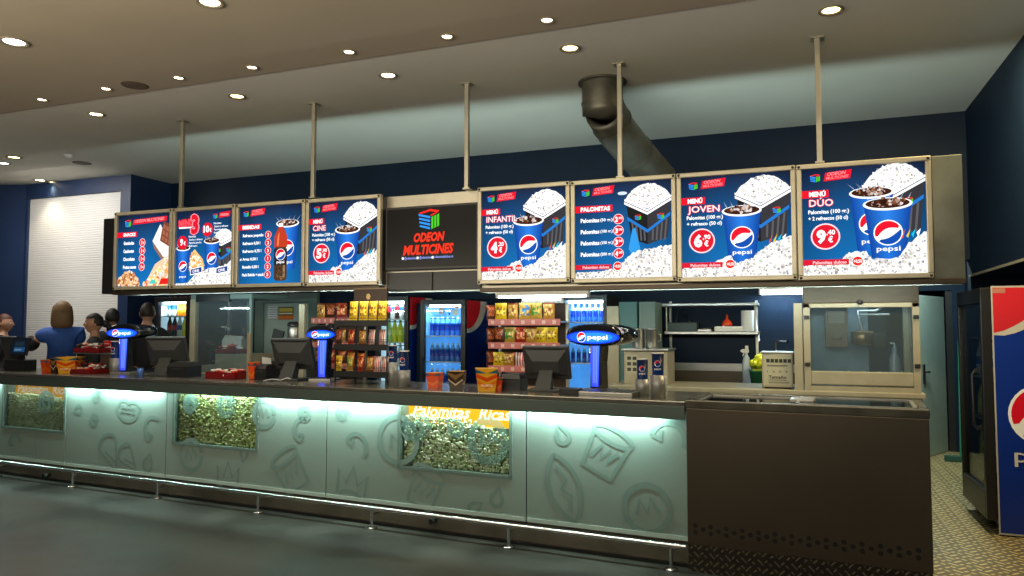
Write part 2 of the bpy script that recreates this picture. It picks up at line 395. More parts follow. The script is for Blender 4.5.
def combo(parts, title, w_title, price, l2='+ refresco (50 cl)', two=False):
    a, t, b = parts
    bg(a)
    if two:
        bucket(a, .50, .80, .72, .70, 1.0, .86, .33, .17)
        cup(a, .575, .745, .175, .22); popcorn_floor(a, [(0, .085), (.3, .1), (.36, .19), (.5, .21), (.56, .14), (.8, .16), (.86, .27), (1, .37)], 60)
        cup(a, .70, .635, .19, .15)
    else:
        bucket(a, .50, .80, .73, .68, 1.0, .83, .33, .16)
        cup(a, .56, .64, .175, .16)
    popcorn_floor(a, [(0, .085), (.28, .11), (.36, .18), (.46, .2), (.5, .12), (.64, .17), (.78, .29), (1, .38)] if not two else [(0, .085), (.3, .1), (.38, .2), (.52, .2), (.58, .12), (.78, .14), (.86, .27), (1, .36)])
    for k in range(4): a.poly([(.80 + .04 * k, .32 + .015 * k), (.815 + .04 * k, .32), (.835 + .04 * k, .40)], [hexc('e8501c'), hexc('e8c81c'), hexc('20b8d8'), WHT][k])
    logo(t); tab(t, 'MENÚ', .725, .225)
    for dx, dy, c in ((-.006, 0, RED), (.006, 0, RED), (0, .006, RED), (0, -.006, RED), (0, 0, hexc('fff0f2'))):
        t.text(title, .06 + dx, .645 + dy, .065, c, w=w_title, bold=.01)
    t.text('Palomitas (100 gr.)', .05, .575, .036, WHT, w=.34, bold=.03); t.text(l2, .05, .515, .034, WHT, w=.33, bold=.03)
    badge(b, .19, .36, .11, price[0], price[1])
    strip(b)
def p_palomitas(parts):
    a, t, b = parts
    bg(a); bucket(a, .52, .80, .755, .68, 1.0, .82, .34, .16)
    a.poly([(.60, .50), (.63, .52), (.68, .3), (.60, .22), (.56, .3)], hexc('2f95e0'))
    a.ell(.50, .885, .05, .018, hexc('cfe0ec'))
    popcorn_floor(a, [(0, .06), (.3, .07), (.45, .12), (.6, .25), (.75, .29), (1, .33)], 680)
    logo(t); tab(t, 'PALOMITAS', .70, .40)
    for k, (y, bgx) in enumerate(((.595, '2,50'), (.475, '3,00'), (.355, '3,50'), (.235, '4,00'))):
        t.text('Palomitas', .06, y, .042, WHT, w=.2, bold=.04); t.text('(%d gr.)' % (50 + 50 * k), .27, y + .005, .03, WHT, w=.13, bold=.03)
        b.ell(.46, y + .02, .054, .054, hexc('ffd8dc')); b.ell(.46, y + .02, .047, .047, hexc('d9142c')); b.text(bgx[0], .425, y - .005, .05, WHT, w=.03, bold=.05); b.text(bgx[2:], .462, y + .018, .024, WHT, w=.038, bold=.03)
    strip(b)
def p_bebidas(parts):
    a, t, b = parts
    bg(a); cup(a, .76, .76, .17, .18, txt=True)
    S = hexc('4b3424'); RR = hexc('b83a20'); x = .66
    a.poly([(x - .10, .06), (x - .07, .03), (x + .07, .03), (x + .10, .06), (x + .10, .40), (x + .075, .43), (x + .10, .48), (x + .10, .60), (x + .03, .735), (x - .03, .735), (x - .10, .60), (x - .10, .48), (x - .075, .43), (x - .10, .40)], S)
    a.poly([(x - .10, .46), (x + .10, .46), (x + .10, .60), (x + .03, .72), (x - .03, .72), (x - .10, .60)], RR)
    a.poly([(x - .06, .48), (x - .03, .48), (x - .02, .66), (x - .05, .6)], hexc('e87850')); a.poly([(x + .04, .08), (x + .07, .08), (x + .07, .24), (x + .04, .22)], hexc('9a7c58'))
    a.rect(x - .10, .23, x + .10, .44, hexc('23201e')); globe(a, x, .365, .068); a.text('pepsi', x, .255, .035, WHT, w=.12, al='c', bold=.02)
    a.rect(x - .033, .72, x + .033, .765, WHT)
    a.blobs(26, lambda: (x + random.uniform(-.07, .07), random.uniform(.05, .2)), [hexc('6a5238'), hexc('3a2818'), hexc('8a7050')], .008, .02)
    logo(t); tab(t, 'BEBIDAS', .70, .36)
    for k, s in enumerate(('Refresco pequeño', 'Refresco 0,50 l', 'Refresco 0,75 l', 'Agua 0,50 l', 'Botella 0,50 l', 'Pack Bebida + snack')):
        y = .61 - .102 * k
        t.text(s, .07, y, .036, WHT, w=(.33, .28, .3, .24, .26, .35)[k], bold=.04)
        b.ell(.475, y + .015, .05, .05, hexc('ffd8dc')); b.ell(.475, y + .015, .044, .044, hexc('d9142c')); b.text(('2', '2', '3', '1', '2', '5')[k], .475, y - .006, .042, WHT, al='c', bold=.04)
    t.poly([(.02, .31), (.06, .34), (.05, .30)], hexc('e8f4ff'))
def p_snacks(parts):
    a, t, b = parts
    bg(a)
    a.poly([(.66, .62), (.86, .40), (1, .34), (1, .56), (.80, .85)], hexc('f2efe8')); a.poly([(.66, .62), (.69, .52), (.85, .34), (1, .28), (1, .34), (.86, .40)], hexc('8d6a5c'))
    a.poly([(.80, .62), (1, .52), (1, .84), (.86, .88)], hexc('7a3f2a'))
    for i in range(3):
        for j in range(3):
            x0, y0 = .83 + .058 * i + .012 * j, .63 - .03 * i + .078 * j
            a.poly([(x0, y0), (x0 + .045, y0 - .02), (x0 + .053, y0 + .04), (x0 + .01, y0 + .06)], hexc('a2614a'))
    NUT = [hexc(h) for h in ('d89a68', 'b8703e', 'f0c89a', '8e4c28', 'e6b07c', 'f6e0c4')]
    def pile(cx, cy, rx, ry):
        def fn():
            t_ = random.uniform(0, PI); r = math.sqrt(random.random()); return cx + rx * r * math.cos(t_), cy + ry * r * math.sin(t_)
        return fn
    a.ell(.22, .0, .22, .20, hexc('b8703e'), a0=0, a1=PI); a.blobs(130, pile(.22, .0, .22, .21), NUT, .014, .03)
    GUM = [hexc(h) for h in ('f6e8d0', 'f2c46a', 'e85a3a', 'f8b8a0', 'fff4e4', 'eaa050', 'd8e8e0', 'ffe08a')]
    a.poly([(.5, 0), (1, 0), (1, .42), (.88, .38), (.72, .30), (.6, .12)], hexc('f2c8a0')); a.blobs(150, lambda: (lambda x: (x, random.uniform(.02, max(.04, (x - .5) * .85))))(random.uniform(.52, .98)), GUM, .016, .036)
    a.poly([(.80, .02), (.98, .02), (.98, .1), (.84, .1)], hexc('e0201c')); a.poly([(.62, .03), (.74, .03), (.73, .08), (.66, .09)], hexc('48c8c0'))
    cube_logo(t, .14, .84, .12)
    t.poly([(.29, .86), (.93, .885), (.94, .955), (.31, .93)], RED); t.text('ODEON MULTICINES', .33, .885, .042, hexc('ff9aa0'), w=.56, bold=.02, shear=.2, ang=.03)
    tab(t, 'SNACKS', .69, .38, tx=.12)
    for k, s in enumerate(('Gominolas', 'Cacahuetes', 'Chocolates', 'Frutos secos')):
        y = .585 - .112 * k
        t.text(s, .13, y, .045, WHT, w=(.2, .2, .22, .25)[k], bold=.05)
        b.ell(.49, y + .02, .058, .058, hexc('ffd8dc')); b.ell(.49, y + .02, .050, .050, hexc('d9142c')); b.text('1', .48, y - .005, .05, WHT, bold=.04, al='c'); b.text('€', .515, y - .0, .03, WHT, bold=.03, al='c')
def p_three(parts):
    a, t, b = parts
    bg(a); bucket(a, .66, .60, .80, .54, 1.02, .62, .22, .12)
    cup(a, .13, .50, .12, .05); cup(a, .64, .58, .135, .15)
    NUT = [hexc(h) for h in ('f6e8d0', 'f2c46a', 'f0a060', 'f8d8a0', 'fff4e4', 'eaa050', 'd8804a')]
    a.poly([(.25, .22), (.52, .25), (.48, .35), (.36, .46), (.28, .44)], hexc('f0b878'))
    a.blobs(90, lambda: (lambda x: (x, random.uniform(.2, .46 - abs(x - .34) * 1.1)))(random.uniform(.25, .5)), NUT, .014, .03)
    popcorn_floor(a, [(.0, .0), (.22, .02), (.4, .17), (.6, .2), (.85, .24), (1, .32)], 420)
    for x in (.27, .72): 
        a.poly([(x, .13), (x + .21, .16), (x + .21, .25), (x, .22)], WHT); a.poly([(x + .01, .145), (x + .2, .172), (x + .2, .238), (x + .01, .21)], hexc('1d3f8c')); a.text('CINE', x + .04, .165, .035, WHT, w=.12, bold=.03, ang=.12)
    cube_logo(t, .66, .88, .075); t.poly([(.76, .88), (.95, .895), (.96, .965), (.775, .95)], RED); t.text('ODEON', .79, .905, .03, hexc('ffb0b4'), w=.14, bold=.02, shear=.2)
    for dx, dy, c in ((-.012, 0, RED), (.012, 0, RED), (0, .012, RED), (0, -.012, RED), (0, 0, hexc('f2505c'))):
        t.text('MENÚ', .06 + dx, .79 + dy, .085, c, w=.25, bold=.05, ang=.06)
    t.rect(.06, .765, .30, .785, WHT)
    for dx, dy, c in ((-.02, 0, hexc('ff9098')), (.02, 0, hexc('ff9098')), (0, .014, hexc('ff9098')), (0, -.014, hexc('ff9098')), (0, 0, hexc('d9142c'))): t.text('3', .28 + dx, .70 + dy, .24, c, w=.13, bold=.05)
    b.ell(.57, .735, .092, .092, hexc('d9142c')); b.text('10', .50, .70, .085, WHT, w=.1, bold=.05); b.text('€', .605, .70, .05, WHT, w=.035, bold=.03)
    b.ell(.13, .575, .092, .092, hexc('d9142c')); b.text('9', .085, .54, .085, WHT, w=.055, bold=.05); b.text('€', .15, .54, .05, WHT, w=.035, bold=.03)
    for x0, y0 in ((.68, .80), (.24, .64)):
        for k, s in enumerate(('Palomitas', 'Snacks y refresco', 'Palomitas grandes', 'Refresco')): t.text(s, x0 + (.0 if k == 0 else .01), y0 - .042 * k, .024, WHT, w=(.13, .24, .22, .15)[k], bold=.02)

YS = 5.6     # front of the menu boards
boards = [  # x0, x1, z0, z1, poster, label
    (-6.56, -5.785, 1.888, 2.688, p_snacks, 'backlit menu board of nuts, sweets and chocolate, leftmost of the row'),
    (-5.778, -5.005, 1.886, 2.686, p_three, 'backlit menu board with a big red 3 and two cola cups, second from the left'),
    (-4.995, -4.198, 1.882, 2.682, p_bebidas, 'backlit drinks menu board with a cola bottle in front of a cup'),
    (-4.19, -3.40, 1.878, 2.678, lambda p: combo(p, 'CINE', .19, ('5', ',90')), 'backlit cola and popcorn menu board priced 5, just left of the television'),
    (-2.47, -1.672, 1.862, 2.668, lambda p: combo(p, 'INFANTIL', .37, ('4', ',20')), 'backlit cola and popcorn menu board priced 4, just right of the television'),
    (-1.664, -.840, 1.852, 2.664, p_palomitas, 'backlit menu board of four popcorn prices beside a dark popcorn box'),
    (-.834, .004, 1.842, 2.662, lambda p: combo(p, 'JOVEN', .30, ('6', ',90')), 'backlit cola and popcorn menu board with red badge priced 6'),
    (.011, .855, 1.835, 2.660, lambda p: combo(p, 'DÚO', .20, ('9', ',40'), '+ 2 refrescos (50 cl)', True), 'backlit menu board with two cola cups priced 9, rightmost of the row'),
]
for x0, x1, z0, z1, fn, lab in boards:
    w, h = x1 - x0, z1 - z0; fw = .034
    t = thing('menu_board', lab, 'menu board', (x0, YS, z0), 0, 'lit menu boards hung over the counter')
    m = MB(); dp = .12 if x0 < -3.3 else .09
    for a_, b_ in (((0, 0), (w, fw)), ((0, h - fw), (w, h)), ((0, fw), (fw, h - fw)), ((w - fw, fw), (w, h - fw))):
        m.box((a_[0], 0, a_[1]), (b_[0], .045, b_[1]), FRAME, bev=.006)
    m.box((.004, .045, .004), (w - .004, dp, h - .004), BLACKP)
    m.build('frame', t)
    m = MB()
    for x in (.017, w - .017):
        for z in (.017, h - .017): m.T = Matrix.Translation((x, -.003, z)) @ Matrix.Rotation(PI / 2, 4, 'X'); m.lathe([(.0, -.004), (.011, -.004), (.009, .003), (0, .003)], BLACKP, n=8, cap=False)
    m.T = Matrix(); m.build('corner_clips', t)
    arts = [Art(P_LIT, .0), Art(P_LIT, .010, .0002), Art(P_LIT, .0125, .00015)]
    T = Matrix.Translation((fw, .026, fw)) @ Matrix.Diagonal((w - 2 * fw, 1, h - 2 * fw, 1))
    for a in arts: a.mb.T = T; 
    arts[0].step = .00005
    fn(arts)
    for a, nm in zip(arts, ('poster', 'lettering', 'price_badges')): a.build(nm, t)

# stainless housing behind the boards
t = thing('sign_housing', 'long stainless steel housing the lit menu boards and television are fixed to', 'sign housing', (-6.7, 5.72, 1.795))
m = MB(); m.box((.12, 0, .045), (3.29, .06, .88), STEEL_S, bev=.004); m.box((3.29, 0, .02), (4.24, .06, .875), STEEL_S, bev=.004); m.box((4.24, 0, .0), (7.745, .06, .868), STEEL_S, bev=.004); m.build('back_panel', t)
m = MB(); m.box((.12, -.10, .045), (3.28, 0, .078), STEEL_D, bev=.004); m.box((4.24, -.09, .0), (7.745, 0, .036), STEEL_D, bev=.004); m.build('lower_ledge', t)
m = MB(); m.box((7.565, -.075, .036), (7.745, -.001, .866), mat('end_steel', (.20, .21, .17), .4, .7, noise=.4, nscale=2.2, rvar=.12), bev=.004); m.build('end_panel', t)
m = MB(); m.box((-.08, -.06, .06), (.118, .20, .85), BLACKP, bev=.006); m.build('end_box', t)
m = MB()
for k in range(2): m.box((3.32 + .455 * k, -.03, .03), (3.765 + .455 * k, -.002, .19), mat('dark_tile', (.012, .013, .013), .4), bev=.003)
m.build('dark_tiles', t)
# television between the two groups of boards
t = thing('wall_television', 'black television showing the red cinema name, between the lit boards', 'television', (-3.385, 5.66, 2.0))
m = MB(); m.box((0, 0, 0), (.90, .055, .56), BLACKP, bev=.008); m.build('casing', t)
m = MB(); m.box((.02, -.003, .025), (.88, .0, .54), mat('tv_screen', (.005, .005, .006), .25, spec=.15)); m.build('screen', t)
a = Art(P_SCREEN, .004, .0003)
cube_logo(a, .335, .365, .20)
for s, x, y, h, w in (('ODEON', .29, .245, .075, .30), ('MULTICINES', .185, .135, .08, .49)):
    a.text(s, x, y, h, hexc('ff3a22'), w=w, bold=.045, shear=.25, ang=.015)
a.text('@odeoncines', .20, .095, .022, hexc('9aa8ff'), w=.12, bold=.02); a.text('@odeoncines', .345, .097, .022, hexc('9aa8ff'), w=.12, bold=.02); a.text('odeonmulticines.es', .49, .099, .022, hexc('9aa8ff'), w=.18, bold=.02)
for x in (.185, .33, .475): a.ell(x, .105, .012, .012, WHT)
a.build('lettering', t)
# poles from the ceiling
for k, (x, zt) in enumerate(((-5.65, 2.66), (-4.118, 2.66), (-2.565, 2.66), (-1.245, 2.66), (.18, 2.66))):
    t = thing('hanging_pole', 'thin square steel pole holding up the menu boards, ' + nth(k, 5) + ' of five', 'pole', (W((183, 314, 467, 620, 819)[k], 130, 5.635).x, 5.635, 2.692 if k < 2 else 2.668), 0, 'poles holding up the menu boards')
    m = MB(); hp = 3.57 - t.location.z; m.box((-.018, -.018, 0), (.018, .018, hp), STEEL_S, bev=.004); m.build('pole', t); m = MB(); m.box((-.03, -.02, -.0), (.03, .14, .012), STEEL_S); m.build('foot_bracket', t)
    m = MB(); m.box((-.045, -.045, hp - .007), (.045, .045, hp), STEEL_S); m.build('ceiling_plate', t)

# ------------------------------------------------------------------ room
CZ = 3.57
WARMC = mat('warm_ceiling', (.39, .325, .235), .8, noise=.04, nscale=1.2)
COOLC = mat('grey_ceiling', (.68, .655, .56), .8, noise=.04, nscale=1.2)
CONC = mat('polished_concrete', (.027, .0255, .020), .42, noise=.6, nscale=1.9, rvar=.2, bump=.04, bscale=14)
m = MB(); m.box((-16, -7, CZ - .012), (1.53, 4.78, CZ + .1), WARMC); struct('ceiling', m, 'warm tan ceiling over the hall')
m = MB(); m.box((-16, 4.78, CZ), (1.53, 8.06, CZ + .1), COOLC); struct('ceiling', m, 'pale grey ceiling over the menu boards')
m = MB(); m.box((-16, -7, -.1), (2.2, 8.06, 0), CONC); struct('floor', m, 'dark polished concrete floor')
# tread plate floor on the right
TREAD = bpy.data.materials.new('tread_plate'); TREAD.use_nodes = True
def tread(m_, colr, sc, vert=False):
    nt = m_.node_tree; b = nt.nodes['Principled BSDF']; b.inputs['Metallic'].default_value = .35; b.inputs['Roughness'].default_value = .42
    tc0 = nt.nodes.new('ShaderNodeTexCoord'); outs = []; sx = nt.nodes.new('ShaderNodeSeparateXYZ'); cx = nt.nodes.new('ShaderNodeCombineXYZ'); nt.links.new(tc0.outputs['Object'], sx.inputs[0]); nt.links.new(sx.outputs[0], cx.inputs[0]); nt.links.new(sx.outputs[2 if vert else 1], cx.inputs[1])
    for ang, off in ((PI / 4, 0), (-PI / 4, .5)):
        mp = nt.nodes.new('ShaderNodeMapping'); mp.inputs['Rotation'].default_value = (0, 0, ang); mp.inputs['Scale'].default_value = (sc, sc, sc)
        nt.links.new(cx.outputs[0], mp.inputs[0])
        br = nt.nodes.new('ShaderNodeTexBrick'); br.offset = .5; br.inputs['Color1'].default_value = br.inputs['Color2'].default_value = (1, 1, 1, 1); br.inputs['Mortar'].default_value = (0, 0, 0, 1)
        br.inputs['Scale'].default_value = 1; br.inputs['Mortar Size'].default_value = .2; br.inputs['Mortar Smooth'].default_value = .3; br.inputs['Brick Width'].default_value = 1.; br.inputs['Row Height'].default_value = .5
        nt.links.new(mp.outputs[0], br.inputs[0]); outs.append(br)
    ch = nt.nodes.new('ShaderNodeTexChecker'); ch.inputs['Scale'].default_value = sc * 1.0; ch.inputs[1].default_value = (1, 1, 1, 1); ch.inputs[2].default_value = (0, 0, 0, 1)
    mp = nt.nodes.new('ShaderNodeMapping'); mp.inputs['Rotation'].default_value = (0, 0, PI / 4); nt.links.new(cx.outputs[0], mp.inputs[0]); nt.links.new(mp.outputs[0], ch.inputs[0])
    mx = nt.nodes.new('ShaderNodeMix'); mx.data_type = 'RGBA'; nt.links.new(ch.outputs[1], mx.inputs[0]); nt.links.new(outs[0].outputs[0], mx.inputs[6]); nt.links.new(outs[1].outputs[0], mx.inputs[7])
    rm = nt.nodes.new('ShaderNodeMix'); rm.data_type = 'RGBA'; rm.inputs[6].default_value = (*[c * .22 for c in colr], 1); rm.inputs[7].default_value = (*colr, 1)
    nt.links.new(mx.outputs[2], rm.inputs[0]); nt.links.new(rm.outputs[2], b.inputs['Base Color'])
    bp = nt.nodes.new('ShaderNodeBump'); bp.inputs['Strength'].default_value = .6; bp.inputs['Distance'].default_value = .01; nt.links.new(mx.outputs[2], bp.inputs['Height']); nt.links.new(bp.outputs[0], b.inputs['Normal'])
tread(TREAD, (.78, .62, .30), 10)
m = MB(); m.box((.0, 0, 0), (1.54, 3.61, .006), TREAD); struct('floor', m, 'aluminium tread plate floor beside the freezer', loc=(.66, 4.45, 0))
m = MB(); m.box((-.2, 8.06, -.1), (2.3, 11.6, .004), TREAD); struct('floor', m, 'tread plate floor of the passage')
# walls
BRICKN = mat('navy_block_wall', (.003, .0125, .031), .55, noise=.2, nscale=2, spec=.2)
nt = BRICKN.node_tree; bk = nt.nodes.new('ShaderNodeTexBrick'); tcn = nt.nodes.new('ShaderNodeTexCoord'); mpn = nt.nodes.new('ShaderNodeMapping'); mpn.inputs['Rotation'].default_value = (PI / 2, 0, 0)
nt.links.new(tcn.outputs['Object'], mpn.inputs[0]); nt.links.new(mpn.outputs[0], bk.inputs[0]); bk.inputs['Scale'].default_value = 2.5; bk.inputs['Mortar Size'].default_value = .008; bk.inputs['Mortar Smooth'].default_value = .6
bpn = nt.nodes.new('ShaderNodeBump'); bpn.inputs['Strength'].default_value = .5; bpn.invert = True; nt.links.new(bk.outputs['Fac'], bpn.inputs['Height']); nt.links.new(bpn.outputs[0], nt.nodes['Principled BSDF'].inputs['Normal'])
m = MB(); m.box((-8.35, 8.06, 0), (.80, 8.2, CZ), BRICKN); m.box((.80, 8.06, 2.15), (1.53, 8.2, CZ), BRICKN); struct('wall_back', m, 'dark navy back wall')
m = MB(); m.box((1.53, 5.2, 1.985), (2.3, 8.2, CZ), NAVY); m.box((1.53, -7, 0), (2.3, 5.2, CZ), NAVY); m.box((2.2, 5.2, 0), (2.3, 8.06, 1.985), NAVY); m.box((1.53, 8.06, 0), (2.2, 8.2, 1.985), NAVY); struct('wall_right', m, 'dark navy right wall with a recess for the drinks machine')
m = MB(); m.box((1.515, 5.2, 1.98), (1.53, 8.06, 2.0), CREAM); struct('trim_1', m, 'thin pale rail on the right wall')
NAVY2 = mat('blue_paint', (.010, .028, .085), .5, noise=.1, nscale=2)
m = MB(); m.box((-10.33, 7.37, 3.36), (-8.35, 8.06, CZ), NAVY2); m.box((-8.53, 7.37, 0), (-8.35, 8.06, 3.36), NAVY2); m.box((-10.33, 7.6, 0), (-8.53, 8.06, 3.36), NAVY2); m.box((-10.43, 7.37, 0), (-10.33, 8.06, CZ), NAVY2)
struct('wall_left', m, 'blue wall block around the white shutter')
m = MB(); m.box((-2.6, 0, 0), (-.62, .15, CZ), NAVY2); m.box((-.62, 0, 0), (.0, .15, CZ), NAVY2)
struct('wall_corner', m, 'blue pillar wall at the far left', loc=(-10.36, 7.375, 0), rz=rad(21.1))
SHUT = mat('white_shutter', (.70, .69, .67), .55)
def shutter(n, x0, x1, z1, loc, rz, lab):
    m = MB(); z = .0; pr = []
    while z < z1 - .001:
        for dy, dz in ((0, .0), (-.0035, .006), (-.0035, .024), (0, .029)): pr.append((dy, min(z + dz, z1)))
        z += .032
    vs = []; fs = []
    for y, zz in pr: vs += [(x0, y, zz), (x1, y, zz)]
    for i in range(len(pr) - 1): fs.append((2 * i, 2 * i + 1, 2 * i + 3, 2 * i + 2))
    m.add(vs, fs, SHUT); o = m.build('door_%d' % n, None, loc, rz); tag(o, lab, 'shutter', kind='structure'); return o
shutter(1, -10.33, -8.53, 3.36, (0, 7.41, 0), 0, 'closed white roller shutter behind the counter staff')
o = shutter(2, -2.6, -.62, 3.30, (-10.36, 7.375, 0), rad(21.1), 'second white roller shutter at the far left edge'); o.location = Vector((-10.36, 7.375, 0)) + Vector((.36, -.93, 0)) * .02
# passage behind the right doorway
m = MB(); m.box((1.9, 8.2, 0), (2.0, 11.6, 2.7), NAVY); m.box((.1, 8.2, 0), (.2, 11.6, 2.7), NAVY); m.box((.1, 11.5, 0), (2.0, 11.6, 2.7), NAVY); struct('wall_passage', m, 'dark walls of the passage behind the doorway')
m = MB(); m.box((.1, 8.2, 2.7), (2.0, 11.6, 2.78), NAVY); struct('ceiling', m, 'dark ceiling of the passage')
hx, hy = 1.66, 10.4; d = ray(920, 400); # free edge of the ajar door lies on this bearing
bb = -2 * (hx * d.x + hy * d.y); aa = d.x ** 2 + d.y ** 2; cc = hx ** 2 + hy ** 2 - .80 ** 2
tt = (-bb - math.sqrt(max(0, bb * bb - 4 * aa * cc))) / (2 * aa); fx, fy = d.x * tt, d.y * tt
dr = math.atan2(fy - hy, fx - hx)
m = MB(); m.box((0, -.02, .01), (.80, .02, 1.88), GREEND, bev=.004); m.box((.797, -.021, .01), (.803, .021, 1.88), WHITE)
dd = struct('door_3', m, 'pale green door ajar in the passage behind the freezer', loc=(hx, hy, 0), rz=dr)
m = MB(); m.box((.70, -.034, .86), (.75, .034, 1.08), BLACKP, bev=.004); m.box((.62, -.06, .98), (.735, -.045, 1.0), BLACKP); m.box((.62, .045, .98), (.735, .06, 1.0), BLACKP); m.build('door_handle', dd)
m = MB(); m.box((1.69, 10.36, 0), (1.76, 10.48, 1.95), BLACKP); m.box((1.76, 10.36, 0), (1.9, 10.48, 2.7), NAVY); m.box((.2, 10.36, 1.96), (1.76, 10.48, 2.7), NAVY); m.box((.2, 10.36, 0), (.75, 10.48, 1.96), NAVY); struct('trim_2', m, 'dark frame around the pale green door')
# pale green door in the back wall, left of the snack rack
p0, p1 = W(265, 303, 8.03), W(297, 303, 8.03)
m = MB(); m.box((p0.x, 8.02, .01), (p0.x + .72, 8.06, p0.z), GREEND, bev=.003); struct('door_4', m, 'pale green door with two notices behind the counter')
m = MB(); m.box((p0.x - .14, 8.0, 0), (p0.x, 8.06, p0.z + .12), GREENF); m.box((p0.x, 8.0, p0.z + .005), (p0.x + .85, 8.06, p0.z + .12), GREENF); m.box((p0.x + .72, 8.0, 0), (p0.x + .85, 8.06, p0.z + .005), GREENF); struct('trim_3', m, 'green grey frame of the door with notices')
# ------------------------------------------------------------------ ceiling fittings
big = [(14, 40, 'w', .115), (210, 0, 'n', .10), (831, 10, 'y', .092), (570, 48, 'y', .09), (388, 75, 'n', .09), (237, 96, 'y', .09), (96, 114, 'n', .09), (14, 157, 'y', .10), (3, 163, 'w', .10), (40, 180, 'n', .10), (53, 182, 'y', .08)]
small = [(547, 18), (447, 34.5), (349, 50), (252, 65.5), (178.5, 76), (106, 87), (42, 98)]
def downlight(px, py, r, bm_, label, group):
    p = K(px, py, CZ); z = CZ - (.012 if p.y < 4.78 else 0)
    r *= .86; t = thing('recessed_downlight', label, 'ceiling light', (p.x, p.y, z), 0, group)
    m = MB(); m.lathe([(r, 0), (r * 1.03, -.006), (r * .93, -.012), (r * .70, -.004), (r * .68, .0)], mat('trim_tan', (.26, .21, .14), .45), n=24, cap=False); m.build('trim_ring', t)
    m = MB(); m.lathe([(0, -.002), (r * .45, -.004), (r * .70, -.001)], bm_, n=20, cap=False); m.build('bulb', t)
    return p
LAMPS = []
bl = ['big white ceiling downlight at the upper left corner', 'downlight cut by the top edge of the picture', 'yellowish downlight above the rightmost hanging pole', 'yellowish downlight left of the silver duct', 'warm downlight between the second and third poles from the left',
      'yellowish downlight between the two leftmost poles', 'warm downlight over the left end of the menu boards', 'yellowish downlight near the left edge of the ceiling', 'white downlight at the left edge beside a yellowish one', 'warm small-looking downlight just above the white shutter', 'faint yellow downlight over the shutter, right of a warm one']
for (px, py, k, r), lab in zip(big, bl):
    LAMPS.append((downlight(px, py, r, {'w': BULBW, 'n': BULB, 'y': BULBY}[k], lab, 'large ceiling downlights'), k, 1.))
for i, (px, py) in enumerate(small[::-1]):
    LAMPS.append((downlight(px, py, .058, BULB, 'small warm spotlight, %s in the row of seven across the tan ceiling' % nth(i, 7), 'small spotlights across the tan ceiling'), 'n', .5))
for (px, py), lab in zip(((135, 84), (82, 163)), ('round brown ceiling speaker among the spotlights', 'dark round ceiling vent above the white shutter')):
    p = K(px, py, CZ); z = CZ - (.012 if p.y < 4.78 else 0); t = thing('ceiling_speaker', lab, 'speaker', (p.x, p.y, z))
    m = MB(); m.lathe([(0, -.006), (.085, -.006), (.105, -.004), (.11, 0)], mat('brown_grille', (.10, .07, .04), .7, bump=.5, bscale=300), n=24, cap=False); m.build('grille', t)
p = K(69, 155, CZ); m = MB(); m.lathe([(0, -.035), (.03, -.035), (.05, -.012), (.055, 0)], WHITE, n=16, cap=False); tag(m.build('smoke_detector', None, (p.x, p.y, CZ)), 'small pale smoke detector on the ceiling near the left edge', 'smoke detector')
# duct
t = thing('ventilation_duct', 'fat grey metal duct bending down from the ceiling behind the boards', 'duct', (-1.50, 6.0, CZ))
m = MB(); B0 = Vector((-1.50, 6.0, CZ)); q = W(652, 172, 7.0); dirn = (q - W(606, 118, 6.02)).normalized()
pts = [Vector((0, 0, 0)), Vector((0, 0, -.14)), Vector((.0, .01, -.26))]
c1 = W(604, 112, 6.02) - B0; pts += [c1 + Vector((0, 0, .02)), W(616, 130, 6.25) - B0, W(634, 152, 6.6) - B0, q - B0]
e = q - B0; dd_ = (e - pts[-2]).normalized(); tt_ = (8.04 - 6.0 - e.y) / max(dd_.y, .05); pts.append(e + dd_ * tt_)
P2 = []
for i in range(len(pts) - 1):
    for k in range(3): P2.append(pts[i].lerp(pts[i + 1], k / 3))
P2.append(pts[-1])
m.tube(P2, .172, DUCT, n=24); m.build('duct_pipe', t)
m = MB(); m.lathe([(.175, 0), (.205, 0), (.205, -.012), (.175, -.018)], DUCT, n=24, cap=False); m.build('collar', t)
for i in (4, 8, 11, 15, 18):
    m = MB(); a_, b_ = P2[i], P2[i + 1]; d_ = (b_ - a_).normalized() * .012; m.tube([a_ - d_, a_ + d_], .179, DUCT, n=24); m.build('joint_band', t)
# tube lights under the housing and on the back wall
def tube_light(x0, x1, y, z, lab, r=.02, hang=0.):
    t = thing('tube_light', lab, 'light', ((x0 + x1) / 2, y, z)); L = (x1 - x0) / 2
    m = MB(); m.tube([(-L, 0, 0), (L, 0, 0)], r, TUBE, n=12); m.build('lit_tube', t)
    m = MB(); m.box((-L - .02, -.03, *((r,) if not hang else (-r - .03,))), (L + .02, .03, *((r + .03,) if not hang else (-r,))), WHITE, bev=.004); m.box((-L - .02, -.02, -r), (-L, .02, r), WHITE); m.box((L, -.02, -r), (L + .02, .02, r), WHITE)
    m.build('batten', t)
tube_light(W(761, 292, 8.03).x, W(804, 292, 8.03).x, 8.03, W(780, 292, 8.03).z, 'bright fluorescent tube on the navy back wall right of the shelf', .026)
tube_light(W(524, 298.5, 7.3).x, W(561, 298.5, 7.3).x, 7.3, W(540, 298.5, 7.3).z, 'fluorescent tube on top of the right snack shelves', hang=1)
tube_light(-2.30, -1.55, 5.66, 1.755, 'thin fluorescent tube under the housing beside the television', .010)

